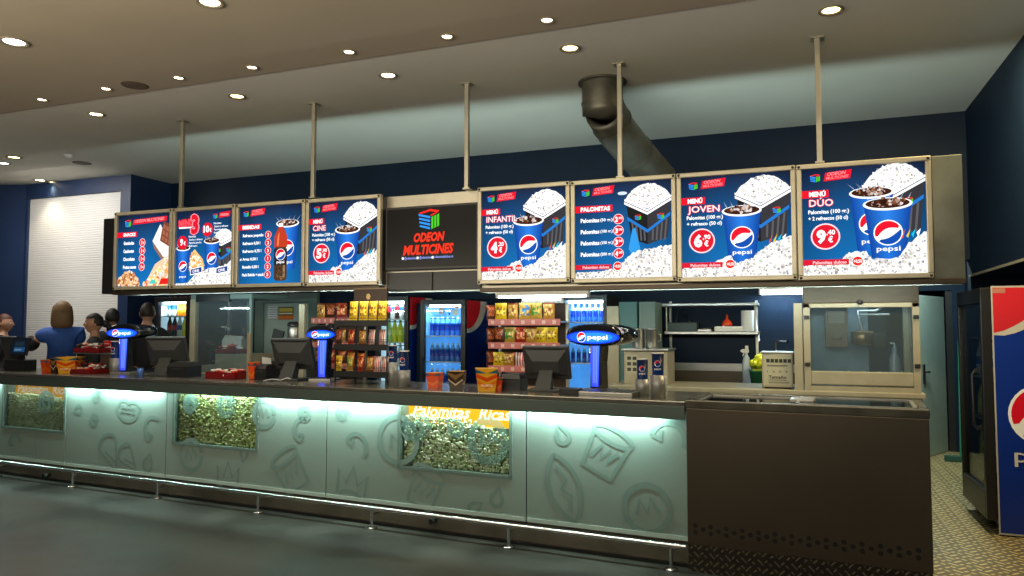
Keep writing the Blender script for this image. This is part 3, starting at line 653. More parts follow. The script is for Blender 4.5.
# ------------------------------------------------------------------ counter
ZT = 1.04
UL = -8.6
CR_ = CA
t = thing('countertop', 'long stainless steel countertop of the snack bar', 'countertop', C(0, 0, 0), CR_)
m = MB(); m.box((UL, -.0, ZT - .03), (0, .75, ZT), TOPSTEEL, bev=.006); m.build('worktop', t)
m = MB(); m.box((UL, .0, .925), (-.004, .010, ZT - .03), FASCIA, bev=.002); m.build('fascia', t)
seams = [0, -1.113, -2.846, -4.641, -6.02, UL]
wins = {1: (-2.164, -1.232, .452), 2: (-4.55, -3.568, .475), 3: None, 4: None}
wins = {-2.846: (-2.164, -1.232, .455, 'y'), -4.641: (-4.552, -3.568, .478, 'g'), UL: (-7.03, -6.045, .482, 'y')}
unit_lab = {-1.113: 'frosted glass counter front with engraved popcorn bag, next to the steel freezer', -2.846: 'frosted counter front around the popcorn window with the brightest yellow banner', -4.641: 'frosted counter front around the middle popcorn window',
            -6.02: 'plain frosted counter front with engraved lips', UL: 'frosted counter front at the far left end'}
def ribbon(a, pts, w, closed=False):
    n = len(pts)
    L = []; R_ = []
    for i, p in enumerate(pts):
        a0 = pts[(i - 1) % n if closed else max(i - 1, 0)]; a1 = pts[(i + 1) % n if closed else min(i + 1, n - 1)]
        dx, dy = a1[0] - a0[0], a1[1] - a0[1]; l = math.hypot(dx, dy) or 1
        L.append((p[0] - dy / l * w / 2, p[1] + dx / l * w / 2)); R_.append((p[0] + dy / l * w / 2, p[1] - dx / l * w / 2))
    y = a.d()
    for i in range(n if closed else n - 1):
        j = (i + 1) % n; a.mb.add([(L[i][0], y, L[i][1]), (L[j][0], y, L[j][1]), (R_[j][0], y, R_[j][1]), (R_[i][0], y, R_[i][1])], [(0, 1, 2, 3)], a.m)
def arc(x, y, rx, ry, a0, a1, n=18, rot=0):
    out = []
    for k in range(n + 1):
        t = rad(a0 + (a1 - a0) * k / n); px, py = rx * math.cos(t), ry * math.sin(t)
        out.append((x + px * math.cos(rot) - py * math.sin(rot), y + px * math.sin(rot) + py * math.cos(rot)))
    return out
def rot(pts, x, y, ang, s=1): return [(x + s * (p[0] * math.cos(ang) - p[1] * math.sin(ang)), y + s * (p[0] * math.sin(ang) + p[1] * math.cos(ang))) for p in pts]
def motif(a, kind, x, y, s, ang=0., w=.022):
    if kind == 'bag':
        for p in (([(-.5, .35), (-.42, -.6), (.42, -.6), (.5, .35)]), arc(0, .42, .55, .18, 0, 360, 24), [(-.3, -.3), (-.15, .1), (-.05, -.25), (.1, .1), (.15, -.25), (.32, .1)]): ribbon(a, rot(p, x, y, ang, s), w)
    elif kind == 'lips':
        ribbon(a, rot([(-.7, 0)] + arc(-.25, .05, .35, .32, 150, 40) + arc(.3, .05, .35, .3, 120, 30) + [(.75, .12), (.6, -.1)] + arc(0, -.05, .6, .42, -10, -170), x, y, ang, s), w, True)
        for dy in (.06, -.12): ribbon(a, rot([(-.42 + .12 * k, dy + (.07 if k % 2 else -.02)) for k in range(8)], x, y, ang, s), w * .8)
    elif kind == 'crown':
        ribbon(a, rot([(-.5, -.45), (-.55, .3), (-.22, -.08), (0, .5), (.22, -.08), (.55, .3), (.5, -.45)], x, y, ang, s), w)
        ribbon(a, rot(arc(0, -.5, .42, .2, 10, 170), x, y, ang, s), w)
    elif kind == 'swirl':
        ribbon(a, rot([(.5 * (1 - k / 26) * math.cos(k * .5), .5 * (1 - k / 26) * math.sin(k * .5)) for k in range(24)], x, y, ang, s), w)
    elif kind == 'leaf':
        ribbon(a, rot(arc(-.35, 0, .75, .75, -50, 50) + arc(.6, 0, .75, .75, 130, 230), x, y, ang, s), w, True)
        ribbon(a, rot([(.1, -.4), (.2, -.15), (.06, 0), (.2, .12), (.1, .4)], x, y, ang, s), w * .7)
    elif kind == 'coin':
        ribbon(a, rot(arc(0, 0, .5, .5, 0, 350, 28), x, y, ang, s), w * 1.4)
        ribbon(a, rot([(-.25, -.1), (-.12, .2), (0, -.1), (.12, .2), (.25, -.1)], x, y, ang, s), w)
    elif kind == 'drop':
        ribbon(a, rot(arc(0, -.1, .3, .3, 150, 390, 14) + [(.02, .5)], x, y, ang, s), w, True)
    elif kind == 'hook':
        ribbon(a, rot(arc(0, 0, .45, .45, 200, 10, 18), x, y, ang, s), w * 1.2); ribbon(a, rot([(-.42, -.15), (-.15, -.12), (-.3, .1)], x, y, ang, s), w)
    elif kind == 'cone':
        ribbon(a, rot([(-.4, .2), (0, -.7), (.4, .2)], x, y, ang, s), w); ribbon(a, rot(arc(0, .25, .42, .3, 0, 180), x, y, ang, s), w); ribbon(a, rot([(-.2, .1), (.1, -.4)], x, y, ang, s), w * .7)
def cp(px, py): return cu(px, py, .06)
mots = [('bag', 606, 451, .26, -.45), ('drop', 562, 435, .15, .5), ('leaf', 558, 490, .40, .35), ('coin', 647, 509, .30, .2), ('hook', 668, 440, .24, -.6),
        ('swirl', 342, 414, .14, 0), ('hook', 356, 447, .22, -.9), ('crown', 352, 482, .25, -.15), ('bag', 425, 487, .25, -.35), ('drop', 497, 498, .15, -.2), ('drop', 475, 508, .13, -.9), ('coin', 398, 440, .34, .4),
        ('coin', 264, 414, .22, 0), ('swirl', 305, 414, .15, 1), ('bag', 290, 470, .28, .6), ('crown', 228, 475, .22, 0), ('coin', 191, 455, .26, .2), ('drop', 244, 455, .12, 3), ('hook', 303, 430, .2, 1),
        ('lips', 128, 410, .22, -.05), ('swirl', 96, 397, .13, .6), ('swirl', 94, 421, .12, .2), ('bag', 67, 449, .24, .5), ('hook', 153, 430, .25, .7), ('cone', 110, 452, .30, .5), ('cone', 128, 458, .24, .8), ('drop', 148, 463, .18, -.3), ('drop', 78, 410, .13, 2), ('hook', 15, 443, .2, 0), ('coin', -40, 450, .3, 0)]
mlist = [(k, *cp(px, py), s, a_) for k, px, py, s, a_ in mots] + [('bag', -7.9, .6, .3, .3), ('swirl', -7.5, .7, .16, 0), ('crown', -8.2, .4, .25, 0)]
WZ = .924
PV = .06
for i in range(5):
    u1, u0 = seams[i], seams[i + 1]
    t = thing('counter_unit', unit_lab[u0], 'counter front', C(0, 0, 0), CR_)
    m = MB(); g = .004; z0, z1 = .165, .985
    w_ = wins.get(u0)
    if w_:
        a_, b_, zb, kk = w_
        for q in ((u0 + g, a_, z0, z1), (b_, u1 - g, z0, z1), (a_, -6.486, z0, zb) if u0 == UL else (a_, b_, z0, zb), (-6.48, b_, z0, zb) if u0 == UL else (a_, b_, z0, zb))[:3 + (u0 == UL)]: m.box((q[0], PV, q[2]), (q[1], PV + .012, q[3]), PANEL)
    else: m.box((u0 + g, PV, z0), (u1 - g, PV + .012, z1), PANEL)
    m.build('front_panel', t)
    m = MB(); m.box((u0 + g, PV - .004, z0), (u1 - g, PV - .0005, z0 + .028), mat('pale_edge_strip', (.45, .55, .50), .3)); m.build('edge_strip', t)
    m = MB(); m.box((u0 + .01, .44, .15), (u1 - .01, .46, .99), STEEL_D); m.box((u0 + .01, .06, .15), (u1 - .01, .44, .165), STEEL_D)
    m.box((u0 + .006, PV + .013, .15), (u0 + .016, .44, .99), STEEL_D); m.box((u1 - .016, PV + .013, .15), (u1 - .006, .44, .99), STEEL_D); m.build('carcass', t)
    for k, x, y, s, an in mlist:
        if u0 + .08 < x < u1 - .08 and not (w_ and w_[0] - .0 < x < w_[1] + .0 and y > w_[2] - .0):
            ar = Art(ETCH, -(PV - .0015), .0001); motif(ar, k, x, y, s, an, .03); ar.build('etched_' + {'hook': 'arc', 'cone': 'ice_cream'}.get(k, k), t)
    if w_:
        m = MB()
        for q in ((a_ - .012, a_ + .012, zb, z1), (b_ - .012, b_ + .012, zb, z1), (a_ - .012, b_ + .012, zb - .012, zb + .012)): m.box((q[0], PV - .004, q[2]), (q[1], PV + .22, q[3]), GREENF)
        m.box((a_, PV + .22, zb), (b_, PV + .23, z1), GREENF); m.build('window_frame', t)
        m = MB(); m.box((a_ + .012, PV + .002, zb + .012), (b_ - .012, PV + .006, z1), GLASS); m.build('window_glass', t)
        for k, x, y, s, an in ([('coin', b_ - .18, .70, .28, .3), ('drop', b_ - .45, .78, .16, 1), ('swirl', a_ + .15, .75, .24, 0)] if kk == 'y' and a_ > -3 else [('swirl', a_ + .2, .82, .18, 0), ('coin', a_ + .62, .84, .16, 0)] if kk == 'g' else [('swirl', b_ - .3, .75, .25, 0)]):
            ar = Art(MATS.get('etched_on_glass') or glassmat('etched_on_glass', (.75, .9, .88), .04, .35, (.25, .42, .38)), -(PV - .0015), .0001); motif(ar, k, x, y, s, an, .045); ar.build('etched_' + k, t)
        # the popcorn itself
        popm = {'y': ['e4ecc4', 'cfe0ae', 'eef2d8', 'aebd84', 'd6e2b4', 'f8f8e8'], 'g': ['c8d48e', 'dfe4b0', 'aebc70', '98a85c', 'd4dc9e', 'eaecc4']}[kk]
        pc = [hexc(h) for h in popm]
        m = MB(); top = .83 if kk == 'y' else .935
        nx, nz = int((b_ - a_ - .05) / .0185), int((top - zb) / .0185)
        for ix in range(nx):
            for iz in range(nz):
                x = a_ + .034 + ix * .0185 + random.uniform(-.006, .006); z = zb + .024 + iz * .0185 + random.uniform(-.006, .006)
                edge = top + (.03 * math.sin((x - a_) * 5.) if kk == 'y' else 0) + random.uniform(-.01, .01)
                if z > edge - (.07 * max(0, (x - a_) / (b_ - a_) - .55) * 2 if kk == 'y' and a_ > -3 else 0): continue
                m.blob((x, PV + .034 + random.uniform(0, .022), z), random.uniform(.010, .0145), P_MATTE, random.choice(pc), 1, .25)
        m.box((a_ + .014, PV + .062, zb + .013), (b_ - .014, PV + .19, min(top, .93) - .05), P_MATTE, hexc('5a6438'))
        pos = C(0, 0, 0)
        tag(m.build('popcorn', None, pos, CR_), {-2.846: 'popcorn heaped behind the window nearest the freezer', -4.641: 'greenish popcorn filling the middle counter window', UL: 'popcorn behind the far left counter window'}[u0], 'popcorn', kind='stuff')
        if kk == 'y':
            ar = Art(paintmat('glowing_banner' + str(i), .4, es=1.9 if a_ > -3 else 1.1), -(PV + .11), .0006)  # paper sheet glows by itself, brightness put into the print
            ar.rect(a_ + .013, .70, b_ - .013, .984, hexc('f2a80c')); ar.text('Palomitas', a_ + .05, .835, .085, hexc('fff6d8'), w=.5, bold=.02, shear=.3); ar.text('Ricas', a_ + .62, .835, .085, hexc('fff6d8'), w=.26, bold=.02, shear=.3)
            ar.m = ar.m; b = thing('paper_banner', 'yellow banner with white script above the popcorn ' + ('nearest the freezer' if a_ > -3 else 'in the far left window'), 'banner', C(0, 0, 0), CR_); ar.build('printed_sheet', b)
t = thing('kick_plate', 'brown steel kick plate along the foot of the counter', 'kick plate', C(0, 0, 0), CR_)
m = MB(); m.box((UL, .09, .0), (0, .11, .15), mat('kick_steel', (.26, .23, .18), .35, .6, noise=.3, nscale=3, rvar=.1)); m.build('plate', t)
m = MB(); m.box((UL, .07, .0), (0, .09, .02), BLACKP); m.build('floor_strip', t)
for px, py in ((46, 478), (433, 521)):
    u, z = cu(px, py, .05); z = max(z, .05); m = MB(); m.tube([(u, .09, z), (u, .03, z)], [.016, .013], RUBBER); m.tube([(u, .05, z), (u, .02, z)], .022, RUBBER); m.build('rubber_stop', t)
t = thing('foot_rail', 'chrome foot rail running along the bottom of the counter', 'foot rail', C(0, 0, 0), CR_)
m = MB(); m.tube([(UL, -.02, .150), (.0, -.02, .150)], .0135, CHROME, n=14); m.build('rail', t)
for u in (-.093, -1.209, -2.345, -3.469, -4.638, -5.78, -6.93, -8.1):
    m = MB(); m.tube([(u, -.02, .135), (u, -.02, .0)], .012, CHROME, n=10); m.tube([(u, -.02, .10), (u, .09, .10)], .009, CHROME, n=8); m.lathe([(0, .0), (.04, .0), (.04, .008), (.02, .012), (0, .012)], CHROME, c=(u, -.02, 0), cap=False)
    m.build('bracket', t)

# ------------------------------------------------------------------ freezer at the right end
t = thing('chest_freezer', 'big brown steel counter freezer with sliding glass lids at the right end', 'freezer', C(0, 0, 0), CR_)
FW, FD, FH = 1.335, .64, 1.05
m = MB(); m.box((.006, .0, .165), (FW, FD, FH - .05), mat('freezer_face', (.105, .086, .062), .42, .6, noise=.10, nscale=1.3, rvar=.08), bev=.004)
m.box((.05, -.0025, .20), (FW - .05, .001, FH - .075), mat('freezer_face', (.105, .086, .062), .42, .6, noise=.10, nscale=1.3, rvar=.08)); m.build('body', t)
m = MB(); m.flat = True
for k in range(27):
    u = .055 + k * .0465 + .0; zc = .262 - (.0 if True else 0)
    for dz in ((-.018, .022) if k % 2 == 0 else (.002,)):
        m.T = Matrix.Translation((u, -.0032, zc + dz)) @ Matrix.Rotation(PI / 2, 4, 'X'); m.add([(.0145 * math.cos(i * PI / 5), .0145 * math.sin(i * PI / 5), 0) for i in range(10)], [tuple(range(10))], RUBBER)
m.T = Matrix(); m.build('vent_holes', t)
TV = bpy.data.materials.new('tread_skirt'); TV.use_nodes = True; tread(TV, (.17, .145, .105), 15, True)
m = MB(); m.box((.01, .004, .0), (FW - .004, .03, .163), TV); m.box((.01, .03, 0), (FW - .004, FD - .02, .163), STEEL_D); m.build('skirt', t)
m = MB()
for q in (((0, 0), (FW + .005, .05)), ((0, FD - .05), (FW + .005, FD)), ((0, .05), (.05, FD - .05)), ((FW - .045, .05), (FW + .005, FD - .05))): m.box((q[0][0], q[0][1], FH - .05), (q[1][0], q[1][1], FH), mat('freezer_rim', (.15, .14, .105), .3, .75, noise=.25, nscale=5, rvar=.12), bev=.005)
m.build('top_frame', t)
m = MB(); m.box((.05, .05, FH - .28), (FW - .045, FD - .05, FH - .27), COOLWHITE if False else STEEL); 
m.build('inner_floor', t)
for k in range(2):
    x0, x1 = (.052, .70) if k == 0 else (.64, FW - .048); z = FH - .022 + .012 * k
    m = MB(); m.box((x0, .052, z), (x1, FD - .052, z + .006), glassmat('lid_glass', (.5, .5, .45), .25)); g_ = m.build('glass_lid', t)
    m = MB(); m.box((x0, .052, z - .002), (x0 + .022, FD - .052, z + .012), STEEL); m.box((x1 - .022, .052, z - .002), (x1, FD - .052, z + .012), STEEL); m.box((x0, .052, z - .002), (x1, .075, z + .012), STEEL); m.box((x0, FD - .075, z - .002), (x1, FD - .052, z + .012), STEEL); m.build('lid_frame', g_)
m = MB(); m.box((.60, .20, FH - .005), (.74, .40, FH + .012), STEEL, bev=.004); m.build('lid_handle', t)
# ------------------------------------------------------------------ drinks coolers along the back wall
COOL_LAMPS = []
def bottle_mesh(kind):
    m = MB()
    if kind == 'water':
        b, l, c = hexc('2f6fd0'), hexc('1238b0'), hexc('c8e4ff')
        m.lathe([(0, 0), (.028, 0), (.032, .01), (.032, .06), (.031, .062), (.031, .13), (.032, .132), (.03, .15), (.014, .19), (.013, .2)], P_PLASTIC, n=10, cols=[b, b, b, l, l, l, b, hexc('6fb4f0'), hexc('8fc8f8')], cap=False)
        m.lathe([(.014, .198), (.014, .218), (0, .218)], P_PLASTIC, hexc('dcecff'), n=10, cap=False)
    else:
        b, l, c = {'cola': ('241009', 'c01c28', '1a1a1a'), 'orange': ('f08a10', 'f8d040', 'f06a10'), 'lemon': ('d8d820', 'e8f060', '60a020'), 'green': ('a8d890', 'e0f0d0', '3a9a3a'), 'clear': ('c8d8e0', '2050b0', 'e8e8f0')}[kind]
        b, l, c = hexc(b), hexc(l), hexc(c)
        m.lathe([(0, 0), (.03, 0), (.034, .012), (.034, .08), (.033, .082), (.033, .14), (.034, .142), (.030, .17), (.014, .225), (.013, .235)], P_PLASTIC, n=10, cols=[b, b, b, l, l, l, b, b, b], cap=False)
        m.lathe([(.015, .233), (.015, .252), (0, .252)], P_PLASTIC, c, n=10, cap=False)
    return m
BOT = {}
def bottle(kind, loc, label, group, s=1.):
    if kind not in BOT:
        o = bottle_mesh(kind).build('water_bottle' if kind == 'water' else 'soft_drink_bottle', None, loc); BOT[kind] = o; tag(o, label, 'bottle', group)
    else: o = dup(BOT[kind], loc, None, label, group)
    o.scale = (s, s, s); return o
def cooler(name_label, x0, x1, Yf, H, liner, shelf_z, z_lo, dep=.60, side=None, head=.0, frame=.055):
    t = thing('drinks_cooler', name_label, 'cooler', (x0, Yf, 0)); w = x1 - x0
    m = MB(); m.box((0, .03, 0), (.03, dep, H), BLACKP); m.box((w - .03, .03, 0), (w, dep, H), BLACKP); m.box((.03, dep - .03, 0), (w - .03, dep, H), BLACKP); m.box((.03, .03, H - .05), (w - .03, dep - .03, H), BLACKP); m.box((.03, .03, 0), (w - .03, dep - .03, z_lo), BLACKP); m.build('cabinet', t)
    m = MB(); m.box((.031, dep - .045, z_lo), (w - .031, dep - .031, H - .051), liner); m.box((.031, .06, z_lo), (.036, dep - .045, H - .051), liner); m.box((w - .036, .06, z_lo), (w - .031, dep - .045, H - .051), liner); m.build('glowing_liner', t)
    d = thing_part = MB(); f = frame
    for q in (((0, 0), (f, H)), ((w - f, 0), (w, H)), ((f, 0), (w - f, z_lo + .02)), ((f, H - f - head), (w - f, H))): d.box((q[0][0], -.02, q[0][1]), (q[1][0], .025, q[1][1]), BLACKP, bev=.004)
    dr = d.build('door', t)
    m = MB(); m.box((f, .0, z_lo + .02), (w - f, .006, H - f - head), GLASS); m.build('door_glass', dr)
    m = MB(); m.box((f - .02, -.05, H * .45), (f - .005, -.02, H * .65), BLACKP, bev=.004); m.build('door_handle', dr)
    m = MB(); m.box((f + .02, .05, H - .085 - head), (w - f - .02, .075, H - .055 - head), TUBE); m.build('lit_tube', t)
    for z in shelf_z:
        m = MB(); m.box((.037, .05, z - .012), (w - .037, dep - .05, z), WHITE); m.build('shelf', t)
    return t
def fill(x0, x1, y, z, kinds, gl, group, s=1., rows=1):
    n = len(kinds)
    for i, k in enumerate(kinds):
        x = x0 + (x1 - x0) * (i + .5) / n
        bottle(k, (x, y, z), gl % nth(i, n), group, s)
H = 1.815
zs3 = [W(443, y, 7.6).z for y in (335.5, 361, 386)]
c3 = cooler('tall drinks cooler glowing blue, with notices at the top of its glass', -3.954, -3.397, 7.4, H, COOLBLUE, zs3, .55, .62)
for z, nm in zip(zs3, ('top', 'middle', 'lower')):
    fill(-3.90, -3.45, 7.52, z, ['water'] * 7, 'blue water bottle, %%s, %s shelf of the blue glowing cooler' % nm, 'water bottles in the blue glowing cooler', .95)
m = Art(P_GLOSS, .022)
m.rect(.235, 1.655, .30, 1.73, hexc('b8a89c')); m.rect(.25, 1.67, .285, 1.715, hexc('7c6a62')); m.rect(.405, 1.64, .475, 1.70, hexc('c8d8c4')); m.rect(.43, 1.705, .485, 1.74, hexc('f0f0e8')); m.rect(.437, 1.718, .478, 1.73, RED); m.ell(.365, 1.655, .012, .012, hexc('203048')); m.rect(.06, 1.735, .12, 1.765, hexc('20486a')); m.rect(.13, 1.60, .45, 1.612, hexc('2878c8'))
m.build('stuck_notices', c3)
def side_art(w, h, t, name, off, text=True, rz=-PI / 2):
    """blue side of a cooler: red corner, white wave, round emblem and word"""
    a = Art(paintmat('cooler_side_print', .35) if 'cooler_side_print' not in MATS else MATS['cooler_side_print'], .001)
    a.rect(0, 0, w, h, hexc('0a2f86'))
    a.poly([(0, h)] + [(w * .9 * (1 - (k / 12)) + 0, h) for k in (0,)] + [(w * .9 * math.cos(rad(k * 7.5)), h - h * .20 * math.sin(rad(k * 7.5)) - 0) for k in range(1, 13)], hexc('d8d8d4'))
    a.poly([(0, h), (w * .62, h)] + [(w * .62 * math.cos(rad(k * 7.5)), h - h * .175 * math.sin(rad(k * 7.5))) for k in range(1, 13)], hexc('d4202c'))
    return a
a = side_art(.60, H - .02, c3, 'x', 0); o = a.build('printed_side', c3, loc=(.557, .025, .01), rz=PI / 2)
zs4 = [W(585, y, 7.55).z for y in (322, 341, 362)]
c4 = cooler('drinks cooler with pale blue light and blue bottles, behind the biggest drinks tap', -2.29, -1.80, 7.35, 1.84, COOLBLUE, zs4, .75, .62, frame=.04)
for z, nm in zip(zs4, ('top', 'middle', 'lower')):
    fill(-2.23, -1.86, 7.47, z, ['water'] * 6, 'blue bottle, %%s, %s shelf of cooler behind the biggest tap' % nm, 'bottles in the cooler behind the biggest tap', .85 if nm == 'top' else .72)
zs2 = [W(395, y, 7.5).z for y in (319, 342, 365)]
c2 = cooler('narrow dark drinks cooler right of the wire snack rack', -4.50, -4.08, 7.35, 1.86, COOLWHITE, zs2, .7, .62, frame=.05)
fill(-4.43, -4.14, 7.46, zs2[0], ['cola', 'clear', 'cola', 'clear', 'cola'], 'dark soft drink bottle, %s, top shelf of the narrow cooler', 'bottles in the narrow cooler')
fill(-4.43, -4.14, 7.46, zs2[1], ['green', 'lemon', 'lemon', 'green'], 'green or yellow bottle, %s, middle shelf of the narrow cooler', 'bottles in the narrow cooler')
fill(-4.43, -4.14, 7.46, zs2[2], ['clear', 'cola', 'clear', 'cola'], 'drink bottle, %s on the low shelf of the narrow cooler', 'bottles in the narrow cooler')
a = side_art(.60, 1.84, c2, 'x', 0); a.build('printed_side', c2, loc=(.42, .025, .01), rz=PI / 2)
zs1 = [W(175, y, 7.5).z for y in (316, 336, 357)]
c1 = cooler('brightly lit white drinks cooler at the left behind the staff', -7.86, -7.27, 7.38, 1.90, COOLWHITE, zs1, .75, .62, frame=.06)
fill(-7.78, -7.35, 7.50, zs1[0], ['clear', 'clear', 'orange', 'orange', 'orange'], 'drink bottle, %s on the top shelf of the bright white cooler', 'bottles in the bright white cooler')
fill(-7.78, -7.35, 7.50, zs1[1], ['cola', 'cola', 'clear', 'lemon', 'lemon'], 'drink bottle, %s on the middle shelf of the bright white cooler', 'bottles in the bright white cooler')
fill(-7.78, -7.35, 7.50, zs1[2], ['green', 'cola', 'green', 'green'], 'drink bottle, %s on the low shelf of the bright white cooler', 'bottles in the bright white cooler')
# dark cupboard between the narrow and the blue cooler
t = thing('dark_cabinet', 'dark blue cupboard standing between the two coolers', 'cabinet', (-4.05, 7.46, 0)); m = MB(); m.box((.01, 0, 0), (.085, .55, 1.78), NAVY, bev=.004); m.build('body', t)

# ------------------------------------------------------------------ crisps and snack shelves
BAGS = {}
PALS = {'yellow': ('e8b818', '8a5a10', 'f4d850'), 'red': ('b8281c', 'e8b060', 'd85030'), 'gold': ('c88a30', 'e8c070', '8a3a18'), 'green': ('c89838', '3a8a30', 'd8b860'), 'striped': ('c8463c', 'f0e0d8', 'b02820'), 'dark': ('4a2418', 'c86030', '7a3a20'), 'orange': ('e07818', 'f8d048', 'b83010'), 'blue': ('c8983c', '3a78b0', 'e0b860')}
def bag_mesh(pal):
    A, B, Cc = [hexc(h) for h in PALS[pal]]; m = MB(); nx, nz = 8, 10; w, h, d = .15, .22, .05
    fr = []; bk = []
    for j in range(nz + 1):
        for i in range(nx + 1):
            u, v = i / nx * 2 - 1, j / nz
            th = d / 2 * max(0, (1 - abs(u) ** 2.5)) ** .6 * max(0, math.sin(PI * min(1, max(0, (v - .05) / .9)))) ** .5 + .0015
            x = u * w / 2 * (1 - .06 * math.sin(PI * v)); cr = .004 * math.sin(i * 2.4 + j)
            fr.append((x, -th - cr * (0 < j < nz), v * h)); bk.append((x, th, v * h))
    fs = []; cols = []
    for j in range(nz):
        for i in range(nx):
            k = j * (nx + 1) + i; fs.append((k, k + 1, k + nx + 2, k + nx + 1)); u, v = (i + .5) / nx * 2 - 1, (j + .5) / nz
            if pal == 'striped': c = B if i % 2 else A
            elif v > .92 or v < .06: c = Cc
            elif .25 < v < .66 and abs(u) < .68: c = random.choice([B, B, Cc, A])
            elif v > .70: c = A if random.random() > .3 else B
            else: c = A
            cols.append(c)
    m.add(fr, fs, P_FOIL, smooth=True, cols=cols); m.add(bk, [f[::-1] for f in fs], P_FOIL, Cc, True)
    per = [i for i in range(nx + 1)] + [j * (nx + 1) + nx for j in range(1, nz + 1)] + [nz * (nx + 1) + i for i in range(nx - 1, -1, -1)] + [j * (nx + 1) for j in range(nz - 1, 0, -1)]
    n = len(per); m.add([fr[i] for i in per] + [bk[i] for i in per], [(i, (i + 1) % n, (i + 1) % n + n, i + n) for i in range(n)], P_FOIL, Cc)
    return m
def crisp_bag(pal, loc, rz, label, group, s=1., tilt=0.):
    if pal not in BAGS: o = tag(bag_mesh(pal).build('crisp_bag', None, loc, rz), label, 'snack bag', group); BAGS[pal] = o
    else: o = dup(BAGS[pal], loc, rz, label, group)
    o.rotation_euler = (tilt, 0, rz); o.scale = s if isinstance(s, tuple) else (s, s, s); return o
BCOL = {'yellow': 'yellow', 'red': 'red', 'gold': 'golden', 'green': 'golden green', 'striped': 'red and white striped', 'dark': 'dark brown', 'orange': 'orange', 'blue': 'golden blue'}
def snack_shelf(x0, x1, Yf, zs, label, ztop, dep=.32):
    t = thing('snack_shelf', label, 'shelf unit', (x0, Yf, 0)); w = x1 - x0
    m = MB()
    for x in (0, w - .03): m.box((x, dep - .03, 0), (x + .03, dep, ztop), STEEL_S); m.box((x, .0, 0), (x + .03, dep, .08), STEEL_S)
    m.build('uprights', t)
    m = MB(); m.box((.03, dep - .02, .08), (w - .03, dep - .005, ztop), mat('brown_back', (.06, .035, .025), .7)); m.build('back_panel', t)
    for z in zs + [.30]:
        m = MB(); m.box((0, .012, z - .02), (w, dep - .03, z), STEEL_S); s_ = m.build('shelf', t)
        m = MB(); m.box((0, 0, z - .045), (w, .012, z + .02), PINK, bev=.003); m.build('price_edge', s_)
        ar = Art(P_MATTE, .0)
        for k in range(7): ar.rect(w * (k + .3) / 7, z - .03, w * (k + .62) / 7, z + .005, hexc('e8b8a8'))
        ar.build('price_tags', s_, loc=(0, -.001, 0))
    return t
zsr = [W(520, y, 7.0).z for y in (321, 344.5, 368)]
snack_shelf(W(488, 322, 7.0).x, W(560, 322, 7.0).x, 7.0, zsr, 'snack shelves with pink edges between the two blue coolers', W(540, 298.5, 7.3).z - .05)
rows = [([(501, 'yellow'), (513, 'gold'), (525, 'blue'), (536.5, 'green'), (549, 'gold')], 301.5, 320), ([(499.5, 'dark'), (510, 'green'), (521, 'red'), (531.5, 'gold'), (541, 'yellow'), (552, 'yellow')], 327, 344), ([(499, 'yellow'), (509, 'gold'), (520, 'striped'), (531, 'gold')], 351, 367)]
for (lst, yt, yb), z, nm in zip(rows, zsr, ('top', 'middle', 'lower')):
    for i, (px, c) in enumerate(lst):
        p = W(px, yb, 7.12); s = (.98, 1, .98) if nm != 'lower' else (1, 1, .85)
        s = tuple(v * .80 for v in s) if nm != 'top' else tuple(v * .86 for v in s)
        crisp_bag(c, (p.x, 7.12, z + .002), random.uniform(-.32, .32), '%s crisp bag, %s, %s of the right snack shelves' % (BCOL[c], nth(i, len(lst)), nm), 'crisp bags on the right snack shelves', s)
for i, (z, nm) in enumerate(zip(zsr, ('top', 'middle', 'lower'))):
    p = W(490.5, 330, 7.08); crisp_bag('dark', (p.x + .0, 7.1, z + .002), .9, 'dark bag turned sideways at the left end of the %s right snack shelf' % nm, 'sideways bags at the end of the right snack shelves', .75)
zsl = [W(325, y, 7.0).z for y in (319.5, 343.5, 365)]
xl0, xl1 = W(311, 322, 7.0).x, W(352, 322, 7.0).x
snack_shelf(xl0, xl1, 7.0, zsl, 'snack shelves with pink edges half hidden behind the wire rack', 1.72)
for (lst, yt, yb), z, nm in zip(([(321, 'gold'), (331, 'dark'), (341, 'red')], 0, 319), ([(317, 'dark'), (330, 'red'), (341, 'gold')], 0, 343), ([(319, 'orange'), (331, 'red'), (342, 'dark')], 0, 365)) if False else zip([([(321, 'gold'), (331, 'dark'), (341.5, 'red')], 0, 319), ([(317, 'dark'), (329, 'red'), (341, 'gold')], 0, 343), ([(319, 'orange'), (331, 'red'), (342, 'dark')], 0, 365)], zsl, ('top', 'middle', 'lower')):
    for i, (px, c) in enumerate(lst):
        p = W(px, yb, 7.12); crisp_bag(c, (p.x, 7.12, z + .002), random.uniform(-.32, .32), '%s crisp bag, %s, %s shelf behind the wire rack' % (BCOL[c], nth(i, len(lst)), nm), 'crisp bags on the shelves behind the wire rack', .84 if nm == 'top' else .74)

